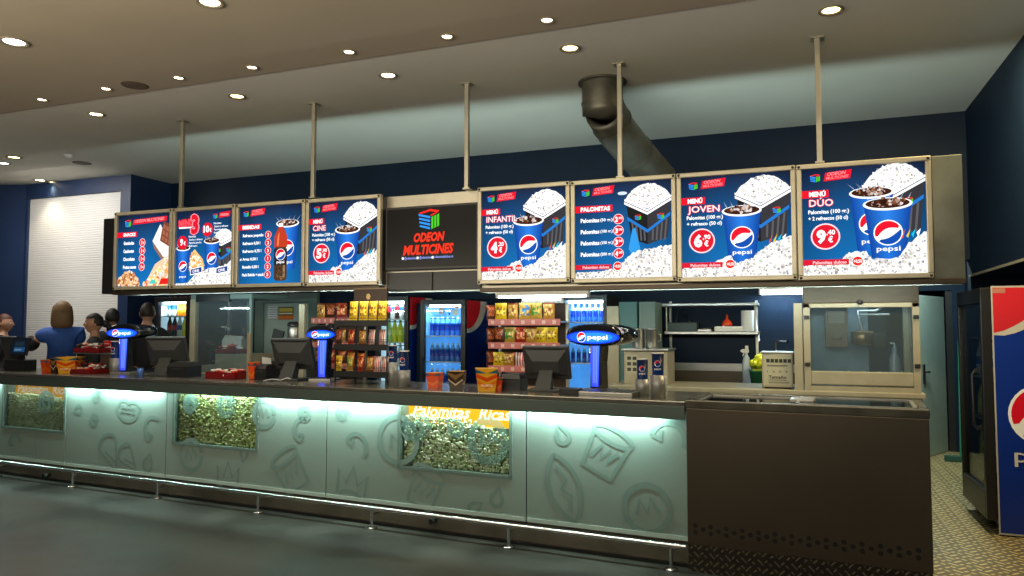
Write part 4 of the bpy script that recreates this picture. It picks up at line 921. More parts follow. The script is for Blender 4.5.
# wire rack of snacks on the counter
VR = .30
ua, _ = cu(334, 372, VR); ub, _ = cu(388, 372, VR)
zt_ = [cu(360, y, VR)[1] for y in (320, 344, 371)]
t = thing('wire_snack_rack', 'black three-tier wire snack rack standing on the counter', 'rack', C((ua + ub) / 2, VR, ZT), CA); w = ub - ua
RWIRE = BLACKP
m = MB()
for x in (-w / 2 + .012, w / 2 - .012):
    for y in (.0, .28): m.tube([(x, y, .0), (x, y, 1.52 - ZT + .05 if y else zt_[0] - ZT + .03)], .006, RWIRE, n=6)
    m.tube([(x, 0, .03), (x, .28, .03)], .005, RWIRE, n=6)
m.tube([(-w * .3, .14, 0), (-w * .3, .14, .06)], .015, RWIRE); m.tube([(w * .3, .14, 0), (w * .3, .14, .06)], .015, RWIRE); m.build('uprights', t)
for z in zt_:
    m = MB(); zz = z - ZT
    m.box((-w / 2, -.01, zz - .018), (w / 2, .29, zz - .012), RWIRE)
    m.box((-w / 2, -.012, zz - .05), (w / 2, -.006, zz - .002), RWIRE)
    for k in range(3): m.tube([(-w / 2, -.016, zz + .012 + k * .012), (w / 2, -.016, zz + .012 + k * .012)], .002, RWIRE, n=5)
    m.build('basket', t)
hz0, hz1 = cu(372, 303, VR + .3)[1] - ZT, cu(372, 288, VR + .3)[1] - ZT
hx0 = cu(355, 300, VR + .3)[0] - (ua + ub) / 2; hx1 = cu(388, 300, VR + .3)[0] - (ua + ub) / 2
m = MB(); m.box((hx0, .285, zt_[0] - ZT), (hx1, .30, hz1), mat('brown_board', (.05, .03, .018), .6)); 
m.box((hx0, .28, hz1 - .012), (hx1, .305, hz1), mat('brown_edge', (.2, .14, .07), .5)); m.build('header_board', t)
ar = Art(P_MATTE, .0); ar.ell((hx0 + hx1) / 2 - .02, (hz0 + hz1) / 2 - .01, .022, .026, hexc('c8a868')); ar.build('round_emblem', t, loc=(0, .284, 0))
for lst, z, nm, sz in (([(353, 'yellow'), (363, 'yellow'), (372.5, 'yellow'), (382, 'yellow')], zt_[0], 'top', .93), ([(339, 'dark'), (351, 'red'), (362, 'gold'), (371.5, 'striped'), (382, 'striped')], zt_[1], 'middle', .72), ([(339, 'yellow'), (350, 'green'), (360.5, 'red'), (370, 'gold'), (377, 'striped'), (385, 'striped')], zt_[2], 'lower', .72)):
    for i, (px, c) in enumerate(lst):
        u, _ = cu(px, 330, VR + .07); p = C(u, VR + .07, z - .01)
        crisp_bag(c, p, CA + random.uniform(-.12, .12), '%s snack bag, %s, %s tier of the wire rack' % (BCOL[c], nth(i, len(lst)), nm), 'snack bags on the wire rack', (sz * .62, sz * .7, sz * .82), -.08)
for i, px in enumerate((350, 360)):
    u, _ = cu(px, 355, VR + .16); crisp_bag('orange', C(u, VR + .18, zt_[2] + .005), CA, 'orange bag lying behind the lower tier bags, %s of two' % ('left' if i == 0 else 'right'), 'orange bags at the back of the wire rack', (.5, .6, .7))

# ------------------------------------------------------------------ wall shelf and sink
p0 = W(664, 303, 7.75); p1 = W(757, 303, 7.75); w = p1.x - p0.x
zA, zB = W(710, 303, 7.75).z, W(710, 331.5, 7.75).z
t = thing('wall_shelf', 'two-tier stainless steel shelf on the navy wall over the sink', 'shelf', (p0.x, 7.75, zB))
m = MB(); m.box((-.03, 0, zA - zB - .03), (w + .01, .30, zA - zB), STEEL, bev=.006); m.build('upper_shelf', t)
m = MB(); m.box((-.0, 0, -.03), (w + .01, .30, 0), STEEL, bev=.006); m.build('lower_shelf', t)
for x in (.02, w - .02):
    m = MB(); m.box((x - .012, .28, -.25), (x + .012, .305, zA - zB + .03), STEEL_S); m.tube([(x, .02, 0), (x, .02, zA - zB - .03)], .008, STEEL_S); m.build('bracket', t)
def onshelf(px, y=7.87): return W(px, 331, y).x
m = MB(); x = onshelf(682); m.box((-.16, -.08, 0), (.16, .08, .09), mat('dark_bin', (.03, .06, .06), .5), bev=.008); m.box((-.15, -.07, .082), (.15, .07, .092), BLACKP); tag(m.build('storage_bin', None, (x, 7.9, zB)), 'dark plastic bin on the left of the lower wall shelf', 'bin')
t = thing('wire_stand', 'small dark wire stand in the bin on the wall shelf', 'stand', (onshelf(681), 7.9, zB + .093)); m = MB()
m.tube([(-.06, 0, 0), (-.02, 0, .16), (.03, 0, .05), (.05, 0, .10), (.09, 0, 0)], .006, BLACKP); m.build('wire', t)
m = MB(); m.box((-.14, -.09, 0), (.14, .09, .05), WHITE, bev=.008); m.box((-.125, -.075, .045), (.125, .075, .052), STEEL); tag(m.build('food_tray', None, (onshelf(729), 7.9, zB)), 'low white tray in the middle of the lower wall shelf', 'tray')
m = MB(); m.box((-.07, -.08, 0), (.07, .08, .022), STEEL, bev=.004); m.lathe([(.05, .022), (.06, .03), (.06, .034)], STEEL, n=16, cap=False); tag(m.build('steel_tray', None, (onshelf(705), 7.9, zB)), 'flat steel tray left of the white tray on the wall shelf', 'tray')
m = MB(); R_ = hexc('e0481c'); m.lathe([(0, 0), (.05, 0), (.055, .02), (.04, .05), (.012, .075), (.009, .12), (0, .12)], P_GLOSS, R_, n=14, cap=False); tag(m.build('funnel', None, (onshelf(727), 7.89, zB + .053)), 'orange red plastic funnel standing on the white tray', 'funnel')
t = thing('paper_roll', 'white paper towel roll at the right of the lower wall shelf', 'paper roll', (onshelf(748), 7.87, zB)); m = MB()
m.lathe([(.018, .0), (.062, .0), (.065, .01), (.065, .205), (.062, .212), (.018, .212)], PAPER, n=22, cap=False); m.lathe([(.018, .212), (.018, 0)], mat('card', (.3, .2, .12), .8), n=14, cap=False); m.build('roll', t)
m = MB(); m.add([(.062, -.02, .2), (.066, .02, .2), (.115, .01, -.09), (.10, -.03, -.10)], [(0, 1, 2, 3)], PAPER); m.build('loose_end', t)
ps = W(663, 372, 7.5)
t = thing('sink_unit', 'stainless steel sink unit with a splashback under the wall shelf', 'sink', (W(662, 372, 7.45).x, 7.45, 0)); w = W(800, 372, 7.45).x - W(662, 372, 7.45).x
m = MB(); m.box((0, .0, 0), (w, .60, .86), STEEL_D); m.build('cabinet', t)
m = MB(); m.box((0, -.01, .86), (.08, .60, .90), STEEL); m.box((w - .3, -.01, .86), (w, .60, .90), STEEL); m.box((.08, -.01, .86), (w - .3, .10, .90), STEEL); m.box((.08, .48, .86), (w - .3, .60, .90), STEEL); m.box((.08, .1, .861), (w - .3, .48, .865), STEEL_D); m.build('sink_top', t)
m = MB(); m.box((0, .585, .90), (w, .605, 1.05), STEEL_D, bev=.004); m.box((0, .58, 1.05), (w, .605, 1.13), STEEL, bev=.004); m.build('splashback', t)
m = MB(); fx = w - .22; m.tube([(fx, .5, .9), (fx, .5, 1.33), (fx, .47, 1.36), (fx + .05, .42, 1.37), (fx + .11, .36, 1.365)], .014, CHROME); m.lathe([(0, .9), (.03, .9), (.028, .94), (.014, .95)], CHROME, c=(fx, .5, 0), cap=False); m.build('tap', t)
t = thing('spray_bottle', 'white spray bottle standing at the back of the sink', 'bottle', (W(746, 350, 7.85).x, 7.88, .90)); m = MB()
m.lathe([(0, 0), (.04, 0), (.043, .02), (.043, .24), (.03, .30), (.014, .33), (.014, .35)], P_GLOSS, hexc('b8c4cc'), n=14, cap=False); m.build('bottle', t)
m = MB(); m.box((-.045, -.012, .35), (.025, .012, .385), WHITE, bev=.004); m.box((-.055, -.008, .36), (-.042, .008, .375), WHITE); m.tube([(-.02, 0, .35), (-.035, 0, .315)], .006, WHITE); m.box((-.01, -.015, .38), (.02, .015, .42), WHITE, bev=.004); m.build('trigger_head', t)
pb = W(759, 368, 7.6)
t = thing('bucket', 'green bucket on the sink beside the spray bottle', 'bucket', (pb.x, 7.7, .905)); m = MB()
m.lathe([(0, .01), (.075, .0), (.10, .17), (.104, .17), (.104, .18), (.096, .18), (.072, .012)], P_GLOSS, hexc('3f8a5a'), n=20, cap=False); m.build('pail', t)
m = MB(); m.tube([(.1 * math.cos(rad(a_)), -.02, .17 + .09 * math.sin(rad(a_))) for a_ in range(0, 181, 15)], .004, STEEL, n=6); m.build('handle', t)
m = MB(); 
for k in range(46):
    a_, b_ = random.uniform(0, 2 * PI), random.uniform(.1, 1); m.blob((.085 * math.cos(a_) * b_, .085 * math.sin(a_) * b_, .20 + .12 * (1 - b_) + random.uniform(0, .04)), random.uniform(.022, .032), P_MATTE, random.choice([hexc('d8d818'), hexc('b8c010'), hexc('ecec40')]), 1, .2)
m.box((-.06, -.06, .14), (.06, .06, .2), P_MATTE, hexc('b8c010')); tag(m.build('cleaning_mop', None, (pb.x, 7.7, .90)), 'fluffy bright yellow mop head sitting in the green bucket', 'mop')

# ------------------------------------------------------------------ middle bench, warmers and machines
YB = 6.4; ZB_ = 1.0
xb0, xb1 = W(608, 390, YB).x, W(926, 390, YB).x
t = thing('prep_bench', 'long cream steel bench behind the counter carrying the popcorn warmer', 'bench', (xb0, YB, 0)); w = xb1 - xb0
m = MB(); m.box((0, 0, ZB_ - .04), (w, .70, ZB_), CREAM, bev=.006); m.build('bench_top', t)
m = MB(); m.box((.01, .02, .1), (w - .02, .68, ZB_ - .04), CREAM); m.box((.03, .05, 0), (w - .04, .65, .1), STEEL_D); m.build('cabinet', t)
def warmer(name, label, x0, x1, z0, z1, Y, dep, rail, post=.05):
    t = thing(name, label, 'popcorn warmer', (x0, Y, z0)); w, h = x1 - x0, z1 - z0
    m = MB()
    for x in (0, w - post): m.box((x, 0, 0), (x + post, .05, h), CREAM, bev=.003); m.box((x, dep - .05, 0), (x + post, dep, h), CREAM)
    m.box((0, 0, h - .035), (w, .05, h), CREAM, bev=.003); m.box((post, 0, 0), (w - post, .05, .04), CREAM); m.build('frame', t)
    m = MB(); m.box((post, .005, .05), (w - post, .03, rail), CREAM, bev=.006); m.build('front_board', t)
    m = MB(); m.box((0, 0, h), (w, dep, h + .14), STEEL_D, bev=.006); m.build('hood', t)
    m = MB(); m.box((post, .018, rail), (w - post, .024, h - .035), GLASS_DIRTY); m.build('front_glass', t)
    m = MB(); m.box((0.01, .05, .05), (.014, dep - .05, h), GLASS_DIRTY); m.box((w - .014, .05, .05), (w - .010, dep - .05, h), GLASS_DIRTY); m.build('side_glass', t)
    m = MB(); m.box((post, dep - .03, .05), (w * .62, dep - .01, h), mat('steel_back', (.2, .27, .32), .4, .6, noise=.3, nscale=3)); m.box((.01, .05, .0), (w - .01, dep, .04), STEEL); m.build('back_and_floor', t)
    m = MB()
    for z in (h * .84, h * .30):
        for x in (post * .5, w - post * .5): m.box((x - .02, -.012, z - .016), (x + .02, 0, z + .016), BLACKP, bev=.004)
    m.build('hinges', t); return t
xw0, xw1 = W(804, 350, YB).x, W(921, 350, YB).x
tw = warmer('popcorn_warmer', 'large glass-fronted cream popcorn warmer on the bench at the right', xw0, xw1, ZB_, W(860, 303, YB).z, YB + .02, .58, W(860, 372, YB).z - ZB_)
m = MB(); m.lathe([(0, -.0), (.022, .0), (.022, .016), (.012, .022), (0, .022)], BLACKP, n=14, cap=False); m.mb = None
o = m.build('knob', tw, loc=(W(860, 302, YB).x - xw0, .0, W(860, 302, YB).z - ZB_)); o.rotation_euler = (PI / 2, 0, 0)
# popping machine inside the warmer
wx = lambda px: W(px, 330, 6.75).x
t = thing('popcorn_machine', 'brown popping machine with hanging kettle inside the warmer', 'popcorn machine', (wx(836), 6.72, 1.34))
m = MB(); m.box((-.085, -.06, 0), (.085, .08, .34), mat('brown_metal', (.20, .13, .08), .45, .4), bev=.006); m.box((-.06, -.066, .20), (.06, -.06, .30), mat('brown_light', (.34, .24, .16), .5)); m.lathe([(0, .07), (.04, .07), (.04, .1), (0, .1)], mat('brown_light', (.34, .24, .16), .5), c=(0, -.06, 0), cap=False); m.build('drive_box', t)
m = MB(); m.lathe([(0, 0), (.07, .0), (.09, .02), (.09, .10), (.075, .115), (0, .12)], mat('copper_kettle', (.3, .18, .09), .3, .8), c=(.20, 0, .02)); m.box((.27, -.05, .0), (.37, .05, .13), BLACKP, bev=.01); m.build('kettle', t)
m = MB(); m.tube([(.2, 0, .13), (.17, 0, .30), (.30, 0, .30), (.36, 0, .34)], .012, STEEL); m.tube([(.16, 0, .27), (.40, 0, .27)], .008, STEEL); m.build('arm', t)
t = thing('scoop_bottle', 'pale dispenser bottle standing inside the warmer at the right', 'bottle', (W(895, 372, 6.8).x, 6.8, ZB_ + .041)); m = MB(); m.lathe([(0, 0), (.04, 0), (.045, .05), (.04, .2), (.018, .26), (.018, .30), (0, .30)], P_GLOSS, hexc('8a98a0'), n=14, cap=False); m.build('bottle', t); m = MB(); m.tube([(0, 0, .3), (0, 0, .33), (-.03, 0, .335)], .008, WHITE); m.build('pump', t)
m = MB()
for k in range(220): m.blob((random.uniform(-.22, .22), random.uniform(-.12, .12), random.uniform(.0, .07)), random.uniform(.014, .02), P_MATTE, random.choice([hexc('c8c090'), hexc('e4dca8'), hexc('a89c64')]), 1, .25)
tag(m.build('popcorn', None, (W(885, 372, 6.75).x - .05, 6.76, ZB_ + .06)), 'small heap of yellowish popcorn on the floor of the warmer', 'popcorn', kind='stuff')
# upright post beside the warmer
m = MB(); x = W(794, 340, YB).x; x1_ = W(803, 340, YB).x; m.box((0, 0, 0), (x1_ - x, .06, W(798, 303, YB).z - ZB_), CREAM, bev=.004); tag(m.build('steel_post', None, (x, YB + .03, ZB_)), 'upright cream steel post left of the popcorn warmer', 'post')
# labelled appliance box
xa0, xa1 = W(762, 370, YB + .1).x, W(793, 370, YB + .1).x; za = W(778, 353.5, YB + .1).z - ZB_
t = thing('heated_cabinet', 'beige boxy appliance with printed front on the bench under the tube light', 'appliance', (xa0, YB + .1, ZB_)); w = xa1 - xa0
m = MB(); m.box((0, 0, .012), (w, .34, za), CREAM, bev=.008); m.box((.02, .02, 0), (w - .02, .3, .014), RUBBER); m.box((-.01, -.01, za), (w + .01, .35, za + .012), STEEL, bev=.004); m.build('casing', t)
ar = Art(P_MATTE, .001); ar.rect(.015, .03, w - .015, za - .012, hexc('b0a88c'))
for k in range(6): ar.rect(.035 + k * .033, za - .075, .062 + k * .033, za - .045, hexc('26221c'))
ar.rect(.04, za - .105, .20, za - .095, hexc('6a6456')); ar.text('Tamaño', .05, .085, .026, hexc('3a342a'), w=.14); ar.rect(.05, .07, .19, .075, hexc('5a5448'))
ar.text('1  2  3  4', .04, .135, .014, hexc('5a5448'), w=.16); ar.rect(.05, .045, .21, .06, hexc('8a8470')); ar.build('front_label', t)
# left glass display case
YL = 6.35
xl, xr = W(190, 340, YL).x, W(251, 340, YL).x; zl0, zl1 = 1.02, W(220, 299, YL).z
t = thing('glass_display_case', 'glass case with cream frame and snacks inside, left behind the counter', 'display case', (xl, YL, 0)); w = xr - xl
m = MB(); m.box((0, 0, .0), (w, .6, zl0), CREAM, bev=.004); m.build('base_cabinet', t)
m = MB(); m.box((.0, -.01, zl0), (.07, .05, zl1), CREAM, bev=.003); m.box((w - .03, 0, zl0), (w, .03, zl1), GREENF); m.box((.28, .57, zl0), (.31, .6, zl1), STEEL); m.box((0, .57, zl0), (.03, .6, zl1), STEEL); m.build('posts', t)
m = MB(); m.box((0, 0, zl1), (w, .6, zl1 + .05), GREENF); m.box((.08, -.012, zl1 - .03), (w * .65, .03, zl1 + .05), BLACKP, bev=.004); m.build('top', t)
m = MB(); m.box((.07, .01, zl0), (w - .03, .016, zl1), GLASS_DIRTY); m.build('front_glass', t)
m = MB(); m.box((.08, .02, zl0 + .001), (w - .04, .55, zl0 + .07), CREAM); m.box((.34, .02, zl0 + .07), (w - .04, .40, zl0 + .20), CREAM); m.build('stepped_floor', t)
def paper_bag(t_, loc, rz, col, w, h, lab):
    m = MB(); d = w * .6; m.loft([[(-w / 2, -d / 2, 0), (w / 2, -d / 2, 0), (w / 2, d / 2, 0), (-w / 2, d / 2, 0)], [(-w / 2, -d / 2, h * .7), (w / 2, -d / 2, h * .68), (w / 2, d / 2, h * .7), (-w / 2, d / 2, h * .72)], [(-w * .45, -d * .1, h), (w * .5, -d * .12, h * .93), (w * .5, d * .1, h * .93), (-w * .45, d * .1, h)]], P_MATTE, col, False)
    return tag(m.build('paper_bag', None, loc, rz), lab, 'bag')
pbg = W(231, 340, YL + .15); paper_bag(None, (pbg.x, YL + .2, zl0 + .202), .3, hexc('b8b4b0'), .22, .20, 'crumpled white paper bag in the glass case at the left')

# candy trays ------------------------------------------------
CANDY = [hexc(h) for h in ('b81818', 'd83020', 'f0e8e0', '8a1010', 'e8c8b0', '2a1a14', 'f4f0ea', 'c8281c')]
def candy_tray(loc, rz, w, d, h, label, n=46, pile=.05, edge='7c1414'):
    t = thing('sweets_tray', label, 'sweets tray', loc, rz, 'red trays of sweets'); m = MB(); E_ = hexc(edge)
    m.box((-w / 2, -d / 2, 0), (w / 2, d / 2, .008), P_GLOSS, E_)
    for q in (((-w / 2, -d / 2), (w / 2, -d / 2 + .006)), ((-w / 2, d / 2 - .006), (w / 2, d / 2)), ((-w / 2, -d / 2), (-w / 2 + .006, d / 2)), ((w / 2 - .006, -d / 2), (w / 2, d / 2))): m.box((q[0][0], q[0][1], 0), (q[1][0], q[1][1], h), P_GLOSS, E_)
    m.build('tray', t)
    m = MB()
    for k in range(n):
        m.T = Matrix.Translation((random.uniform(-w / 2 + .03, w / 2 - .03), random.uniform(-d / 2 + .025, d / 2 - .025), random.uniform(h * .5, h + pile))) @ Matrix.Rotation(random.uniform(0, 6), 4, 'Z') @ Matrix.Rotation(random.uniform(-.5, .5), 4, 'X')
        m.box((-.03, -.014, -.008), (.03, .014, .008), P_GLOSS, random.choice(CANDY), bev=.005)
    m.T = Matrix(); o = m.build('wrapped_sweets', None, loc, rz); tag(o, 'wrapped red and white sweets heaped in the ' + label.split(' tray')[0].replace('red ', '') + ' tray', 'sweets', kind='stuff')
    return t
def CT(px, py, z=ZT): q = K(px, py, z); return Vector((q.x, q.y, z))
def uv_at(px, v, z=ZT): return C(cu(px, 380, v)[0], v, z)
candy_tray(uv_at(86, .38), CA, .48, .26, .045, 'long red tray of sweets lying on the counter before the staff', 70)
candy_tray(uv_at(230, .40), CA, .36, .24, .06, 'red tray of sweets on the counter left of the second till', 60, .02)
candy_tray(Vector((W(236, 350, YL + .2).x, YL + .2, zl0 + .202)) + Vector((0, -.08, 0)), 0, .28, .18, .05, 'small red tray of sweets inside the glass case', 34, .05)
# tiered sweets stand at the left
pu = uv_at(92, .42); t = thing('sweets_stand', 'grey stand on the counter holding a raised shelf of sweets', 'stand', pu, CA)
m = MB(); m.box((-.03, -.02, 0), (.16, .22, .01), STEEL); m.box((-.02, .10, .01), (.18, .13, .20), STEEL, bev=.004); m.box((-.21, -.07, .195), (.19, .17, .205), STEEL); m.build('stand', t)
candy_tray(pu + Vector((-.0, .04, .206)), CA, .40, .22, .05, 'raised red tray of sweets on the grey stand', 44, .04)
t = thing('carton', 'red carton standing behind the raised tray of sweets', 'carton', pu + DV * .21 + Vector((.03, .0, .0)), CA); m = MB(); m.box((-.14, -.02, 0), (.14, .06, .325), P_GLOSS, hexc('c02020'), bev=.006); m.build('box', t); ar = Art(P_MATTE, .0); ar.ell(0, .28, .03, .02, hexc('e88070')); ar.build('front_mark', t, loc=(0, -.021, 0))

# popcorn cartons and cups ----------------------------------
def carton(loc, rz, w, h, label, style, group='orange popcorn cartons on the counter'):
    t = thing('popcorn_carton', label, 'popcorn carton', loc, rz, group); b = w * .74
    m = MB(); O, Yl, Tl, D = hexc('e8501c'), hexc('f0b028'), hexc('2c6478'), hexc('3a2a1c')
    def ring(z, s): k = (b + (w - b) * z / h) / 2; return [(-k, -k, z), (k, -k, z), (k, k, z), (-k, k, z)]
    base = {'o': Yl, 'd': D, 'c': O}[style]
    m.loft([ring(0, 1), ring(h, 1)], P_GLOSS, base, False, cap=False); m.add(ring(0.002, 1), [(0, 1, 2, 3)], P_GLOSS, base); m.loft([[(x * .97, y * .97, z) for x, y, z in ring(h, 1)], [(x * .97, y * .97, z + .004) for x, y, z in ring(.004, 1)]], P_MATTE, hexc('d8b060'), False, cap=False)
    m.build('box', t)
    # chevrons printed on each side
    ar = MB(); ar.flat = True
    for f in range(4):
        for bands in (([(.98, .80, .80, .98, Tl), (.80, .62, .42, .60, O), (.52, .36, .10, .28, hexc('f07820'))] if style != 'd' else [(.95, .85, .5, .62, hexc('8a6a40')), (.6, .5, .2, .3, hexc('c8b090'))]),):
            for k, (ze, ze2, zc2, zc1, col) in enumerate(bands):
                P_ = []
                for xx, zz in ((-1, ze), (0, zc1 if k else .80), (1, ze), (1, ze2), (0, zc2), (-1, ze2)):
                    kk = (b + (w - b) * zz) / 2; P_.append((xx * kk, -kk - .0012 - k * .0003, zz * h))
                ar.T = Matrix.Rotation(f * PI / 2, 4, 'Z'); ar.add(P_, [(0, 1, 4, 5), (1, 2, 3, 4)], P_GLOSS, col)
    ar.T = Matrix(); ar.build('printed_chevrons', t)
    if style == 'o': tx = Art(P_GLOSS, 0); tx.text('PALOMITAS', 0, h * .22, h * .1, hexc('fff0c0'), w=w * .5, al='c', bold=.03); o = tx.build('lettering', t, loc=(0, -b / 2 - .018 * (w / .2), 0)); 
    return t
carton(uv_at(486.5, .18), CA + .5, .165, .165, 'big orange, blue and yellow popcorn carton right of the dark one', 'o')
carton(uv_at(457, .24), CA + .3, .125, .135, 'dark brown popcorn carton between two orange ones', 'd')
carton(uv_at(435, .30), CA + .1, .11, .115, 'small orange popcorn carton left of the dark brown one', 'c')
carton(uv_at(70, .30), CA + .5, .20, .165, 'big orange popcorn carton in front of the woman in blue', 'o')
carton(uv_at(56, .22), CA + .1, .085, .15, 'narrow brown and orange carton left of the big one at the left', 'd')
carton(uv_at(46.5, .20), CA, .085, .135, 'small red orange cup-like carton at the far left', 'c')
carton(uv_at(254, .36), CA, .08, .155, 'narrow orange carton beside the pale divider post', 'c')
carton(uv_at(498.5, .22), CA + .2, .05, .10, 'tiny yellow orange carton touching the right side of the big one', 'c')
m = MB(); m.box((-.016, -.012, 0), (.016, .012, cu(248.5, 333, .36)[1] - ZT), CREAM, bev=.003); tag(m.build('divider_post', None, uv_at(248.5, .40), CA), 'pale flat divider post standing on the counter beside the red sweets tray', 'post')

# stacks of paper cups in steel holders ----------------------
def cup_stack(loc, rz, label, zt, r=.042, hz=.16):
    t = thing('cup_dispenser', label, 'cup dispenser', loc, rz, 'cup dispensers on the counter')
    m = MB(); m.lathe([(0, 0), (r + .01, 0), (r + .01, hz), (r + .004, hz), (r + .004, hz - .01)], mat('cup_tube', (.26, .26, .25), .4, .5), n=20, cap=False); m.build('tube', t)
    m = MB(); z = hz - .02; B_ = hexc('0c3276'); top = zt - loc[2]
    m.lathe([(r * .94, z), (r, top - .008), (r * 1.06, top - .008), (r * 1.06, top), (r * .97, top), (r * .80, top - .05)], P_GLOSS, n=24, cols=[B_, hexc('e8e8e8'), hexc('e8e8e8'), hexc('c8c8c8'), hexc('a8a8a8')], cap=False); cp_ = m.build('cup_stack', t)
    ar = Art(P_GLOSS, 0, .0002); gh = (top + z) / 2 + .012; globe(ar, 0, 0, r * .48); ar.text('pepsi', 0, -r * 1.0, r * .32, WHT, w=r * 1.1, al='c', bold=.02)
    for i, v in enumerate(ar.mb.v): # wrap round the cup
        an = v[0] / r; rr = r * .99 + .0015 - v[1]; ar.mb.v[i] = (rr * math.sin(an), -rr * math.cos(an), v[2] + gh)
    ar.build('cup_print', cp_, rz=.25 if rz == 0 else 0)
    return t
def stack_at(px, v, ytop, lab, r=.042, ysplit=None):
    p = uv_at(px, v); u, zt = cu(px, ytop, v); hz = (cu(px, ysplit, v)[1] - ZT) if ysplit else .16
    cup_stack(p, CA + .2, lab, zt, r, hz)
stack_at(642.5, .33, 358.5, 'shorter blue cup dispenser just right of the biggest drinks tap', .038, 379)
stack_at(658, .24, 352.5, 'taller blue cup dispenser at the right, in front of the bench', .040, 375)
stack_at(392.5, .36, 345, 'blue cup dispenser touching the right end of the wire rack', .036, 362)
stack_at(404, .25, 350.5, 'blue cup dispenser between the wire rack and the blue cooler', .040, 370)
stack_at(115, .42, 341, 'blue cup dispenser left of the leftmost drinks tap', .045, 358)

# tills ------------------------------------------------------
def till(loc, rz, label, s=1., rear_screen=False):
    t = thing('till_monitor', label, 'till', loc, rz, 'tills on the counter')
    m = MB(); m.box((-.12 * s, -.10 * s, 0), (.12 * s, .12 * s, .018 * s), GREYP, bev=.006); m.build('base', t)
    m = MB(); m.loft([[(-.07 * s, -.07 * s, .018 * s), (.05 * s, -.07 * s, .018 * s), (.05 * s, .02 * s, .018 * s), (-.07 * s, .02 * s, .018 * s)], [(-.045 * s, .0, .17 * s), (.055 * s, .0, .17 * s), (.055 * s, .04 * s, .17 * s), (-.045 * s, .04 * s, .17 * s)]], GREYP, smooth=False); m.build('neck', t)
    T = Matrix.Translation((0, .03 * s, .20 * s)) @ Matrix.Rotation(rad(20), 4, 'X')
    m = MB(); m.T = T; m.box((-.18 * s, -.012 * s, -.12 * s), (.18 * s, .025 * s, .14 * s), GREYP, bev=.01 * s); m.T = Matrix(); m.build('monitor', t)
    m = MB(); m.T = T; m.loft([[(-.16 * s, -.012 * s, -.09 * s), (.16 * s, -.012 * s, -.09 * s), (.16 * s, -.012 * s, .12 * s), (-.16 * s, -.012 * s, .12 * s)], [(-.10 * s, -.05 * s, -.05 * s), (.10 * s, -.05 * s, -.05 * s), (.10 * s, -.05 * s, .04 * s), (-.10 * s, -.05 * s, .04 * s)]], GREYP, smooth=False)
    for k in range(6): m.box((-.14 * s, -.0145 * s - .0, (.095 + .006 * k) * s), (.14 * s, -.012 * s, (.0975 + .006 * k) * s), BLACKP)
    m.T = Matrix(); m.build('rear_housing', t)
    m = MB(); m.T = T; m.box((-.165 * s, .025 * s, -.10 * s), (.165 * s, .028 * s, .125 * s), BLACKG); m.T = Matrix(); m.build('screen', t)
    return t
def printer(loc, rz, label, w=.15, h=.12, d=.18, paper=False):
    t = thing('receipt_printer', label, 'printer', loc, rz, 'receipt printers on the counter')
    m = MB(); m.loft([[(-w / 2, -d / 2, 0), (w / 2, -d / 2, 0), (w / 2, d / 2, 0), (-w / 2, d / 2, 0)], [(-w / 2, -d / 2, h * .75), (w / 2, -d / 2, h * .75), (w / 2, d / 2, h * .8), (-w / 2, d / 2, h * .8)], [(-w * .42, -d * .35, h), (w * .42, -d * .35, h), (w * .42, d * .42, h), (-w * .42, d * .42, h)]], BLACKP, smooth=False); m.box((-w * .3, -d / 2 - .004, h * .55), (w * .3, -d / 2, h * .62), GREYP); m.build('casing', t)
    m = MB(); m.box((-w * .34, -d * .2, h), (w * .34, d * .3, h + .008), GREYP, bev=.003); m.build('lid', t)
    if paper: m = MB(); m.add([(-w * .3, d * .1, h + .008), (w * .3, d * .1, h + .008), (w * .32, d * .02, h + .06), (-w * .28, d * .05, h + .07)], [(0, 1, 2, 3)], PAPER); m.build('receipt', t)
    return t
till(uv_at(546, .36), CA + .12, 'dark till monitor seen from behind, left of the biggest drinks tap', .98)
printer(uv_at(513, .36), CA + .1, 'dark receipt printer between the big orange carton and a till', .17, .115)
till(uv_at(291, .42), CA + .15, 'dark till monitor seen from behind, left of the middle drinks tap', 1.1)
printer(uv_at(265, .42), CA, 'dark receipt printer with a curl of paper left of a till', .18, .13, paper=True)
till(uv_at(165, .40), CA + .3, 'dark till monitor seen from behind, right of the leftmost drinks tap', 1.12)
printer(uv_at(184, .36), CA + .1, 'dark wide receipt printer beside the leftmost till but one', .24, .135)
t1 = till(uv_at(8, .40), CA - .2, 'dark till at the left edge with a customer screen beside it', 1.1)
t = thing('customer_display', 'tilted customer display with a blue picture at the left edge', 'display', uv_at(20, .32), CA + .2); m = MB(); m.box((-.13, -.08, 0), (.13, .08, .12), BLACKP, bev=.008); m.box((-.03, -.02, .12), (.03, .02, .17), BLACKP); m.build('base', t)
m = MB(); T = Matrix.Translation((0, -.01, .26)) @ Matrix.Rotation(rad(-14), 4, 'X'); m.T = T; m.box((-.115, -.012, -.10), (.115, .012, .10), BLACKP, bev=.006); m.T = Matrix(); m.build('panel', t)
ar = Art(paintmat('dim_screen', .1, es=.35), .0135); ar.mb.T = T; ar.rect(-.10, -.085, .10, .085, hexc('1c2c3c')); ar.rect(-.06, -.06, .08, -.01, hexc('2c78b8')); ar.rect(-.06, .0, .06, .05, hexc('31475c')); ar.rect(-.05, -.045, .04, -.03, hexc('a8c8e8')); ar.build('screen', t)
t = thing('card_reader', 'small black card reader box in front of the till near the biggest tap', 'card reader', uv_at(571, .16), CA); m = MB(); m.box((-.07, -.05, 0), (.07, .05, .045), BLACKP, bev=.006); m.build('casing', t); m = MB(); m.box((-.05, -.052, .02), (.05, -.05, .028), GREYP); m.build('slot', t)
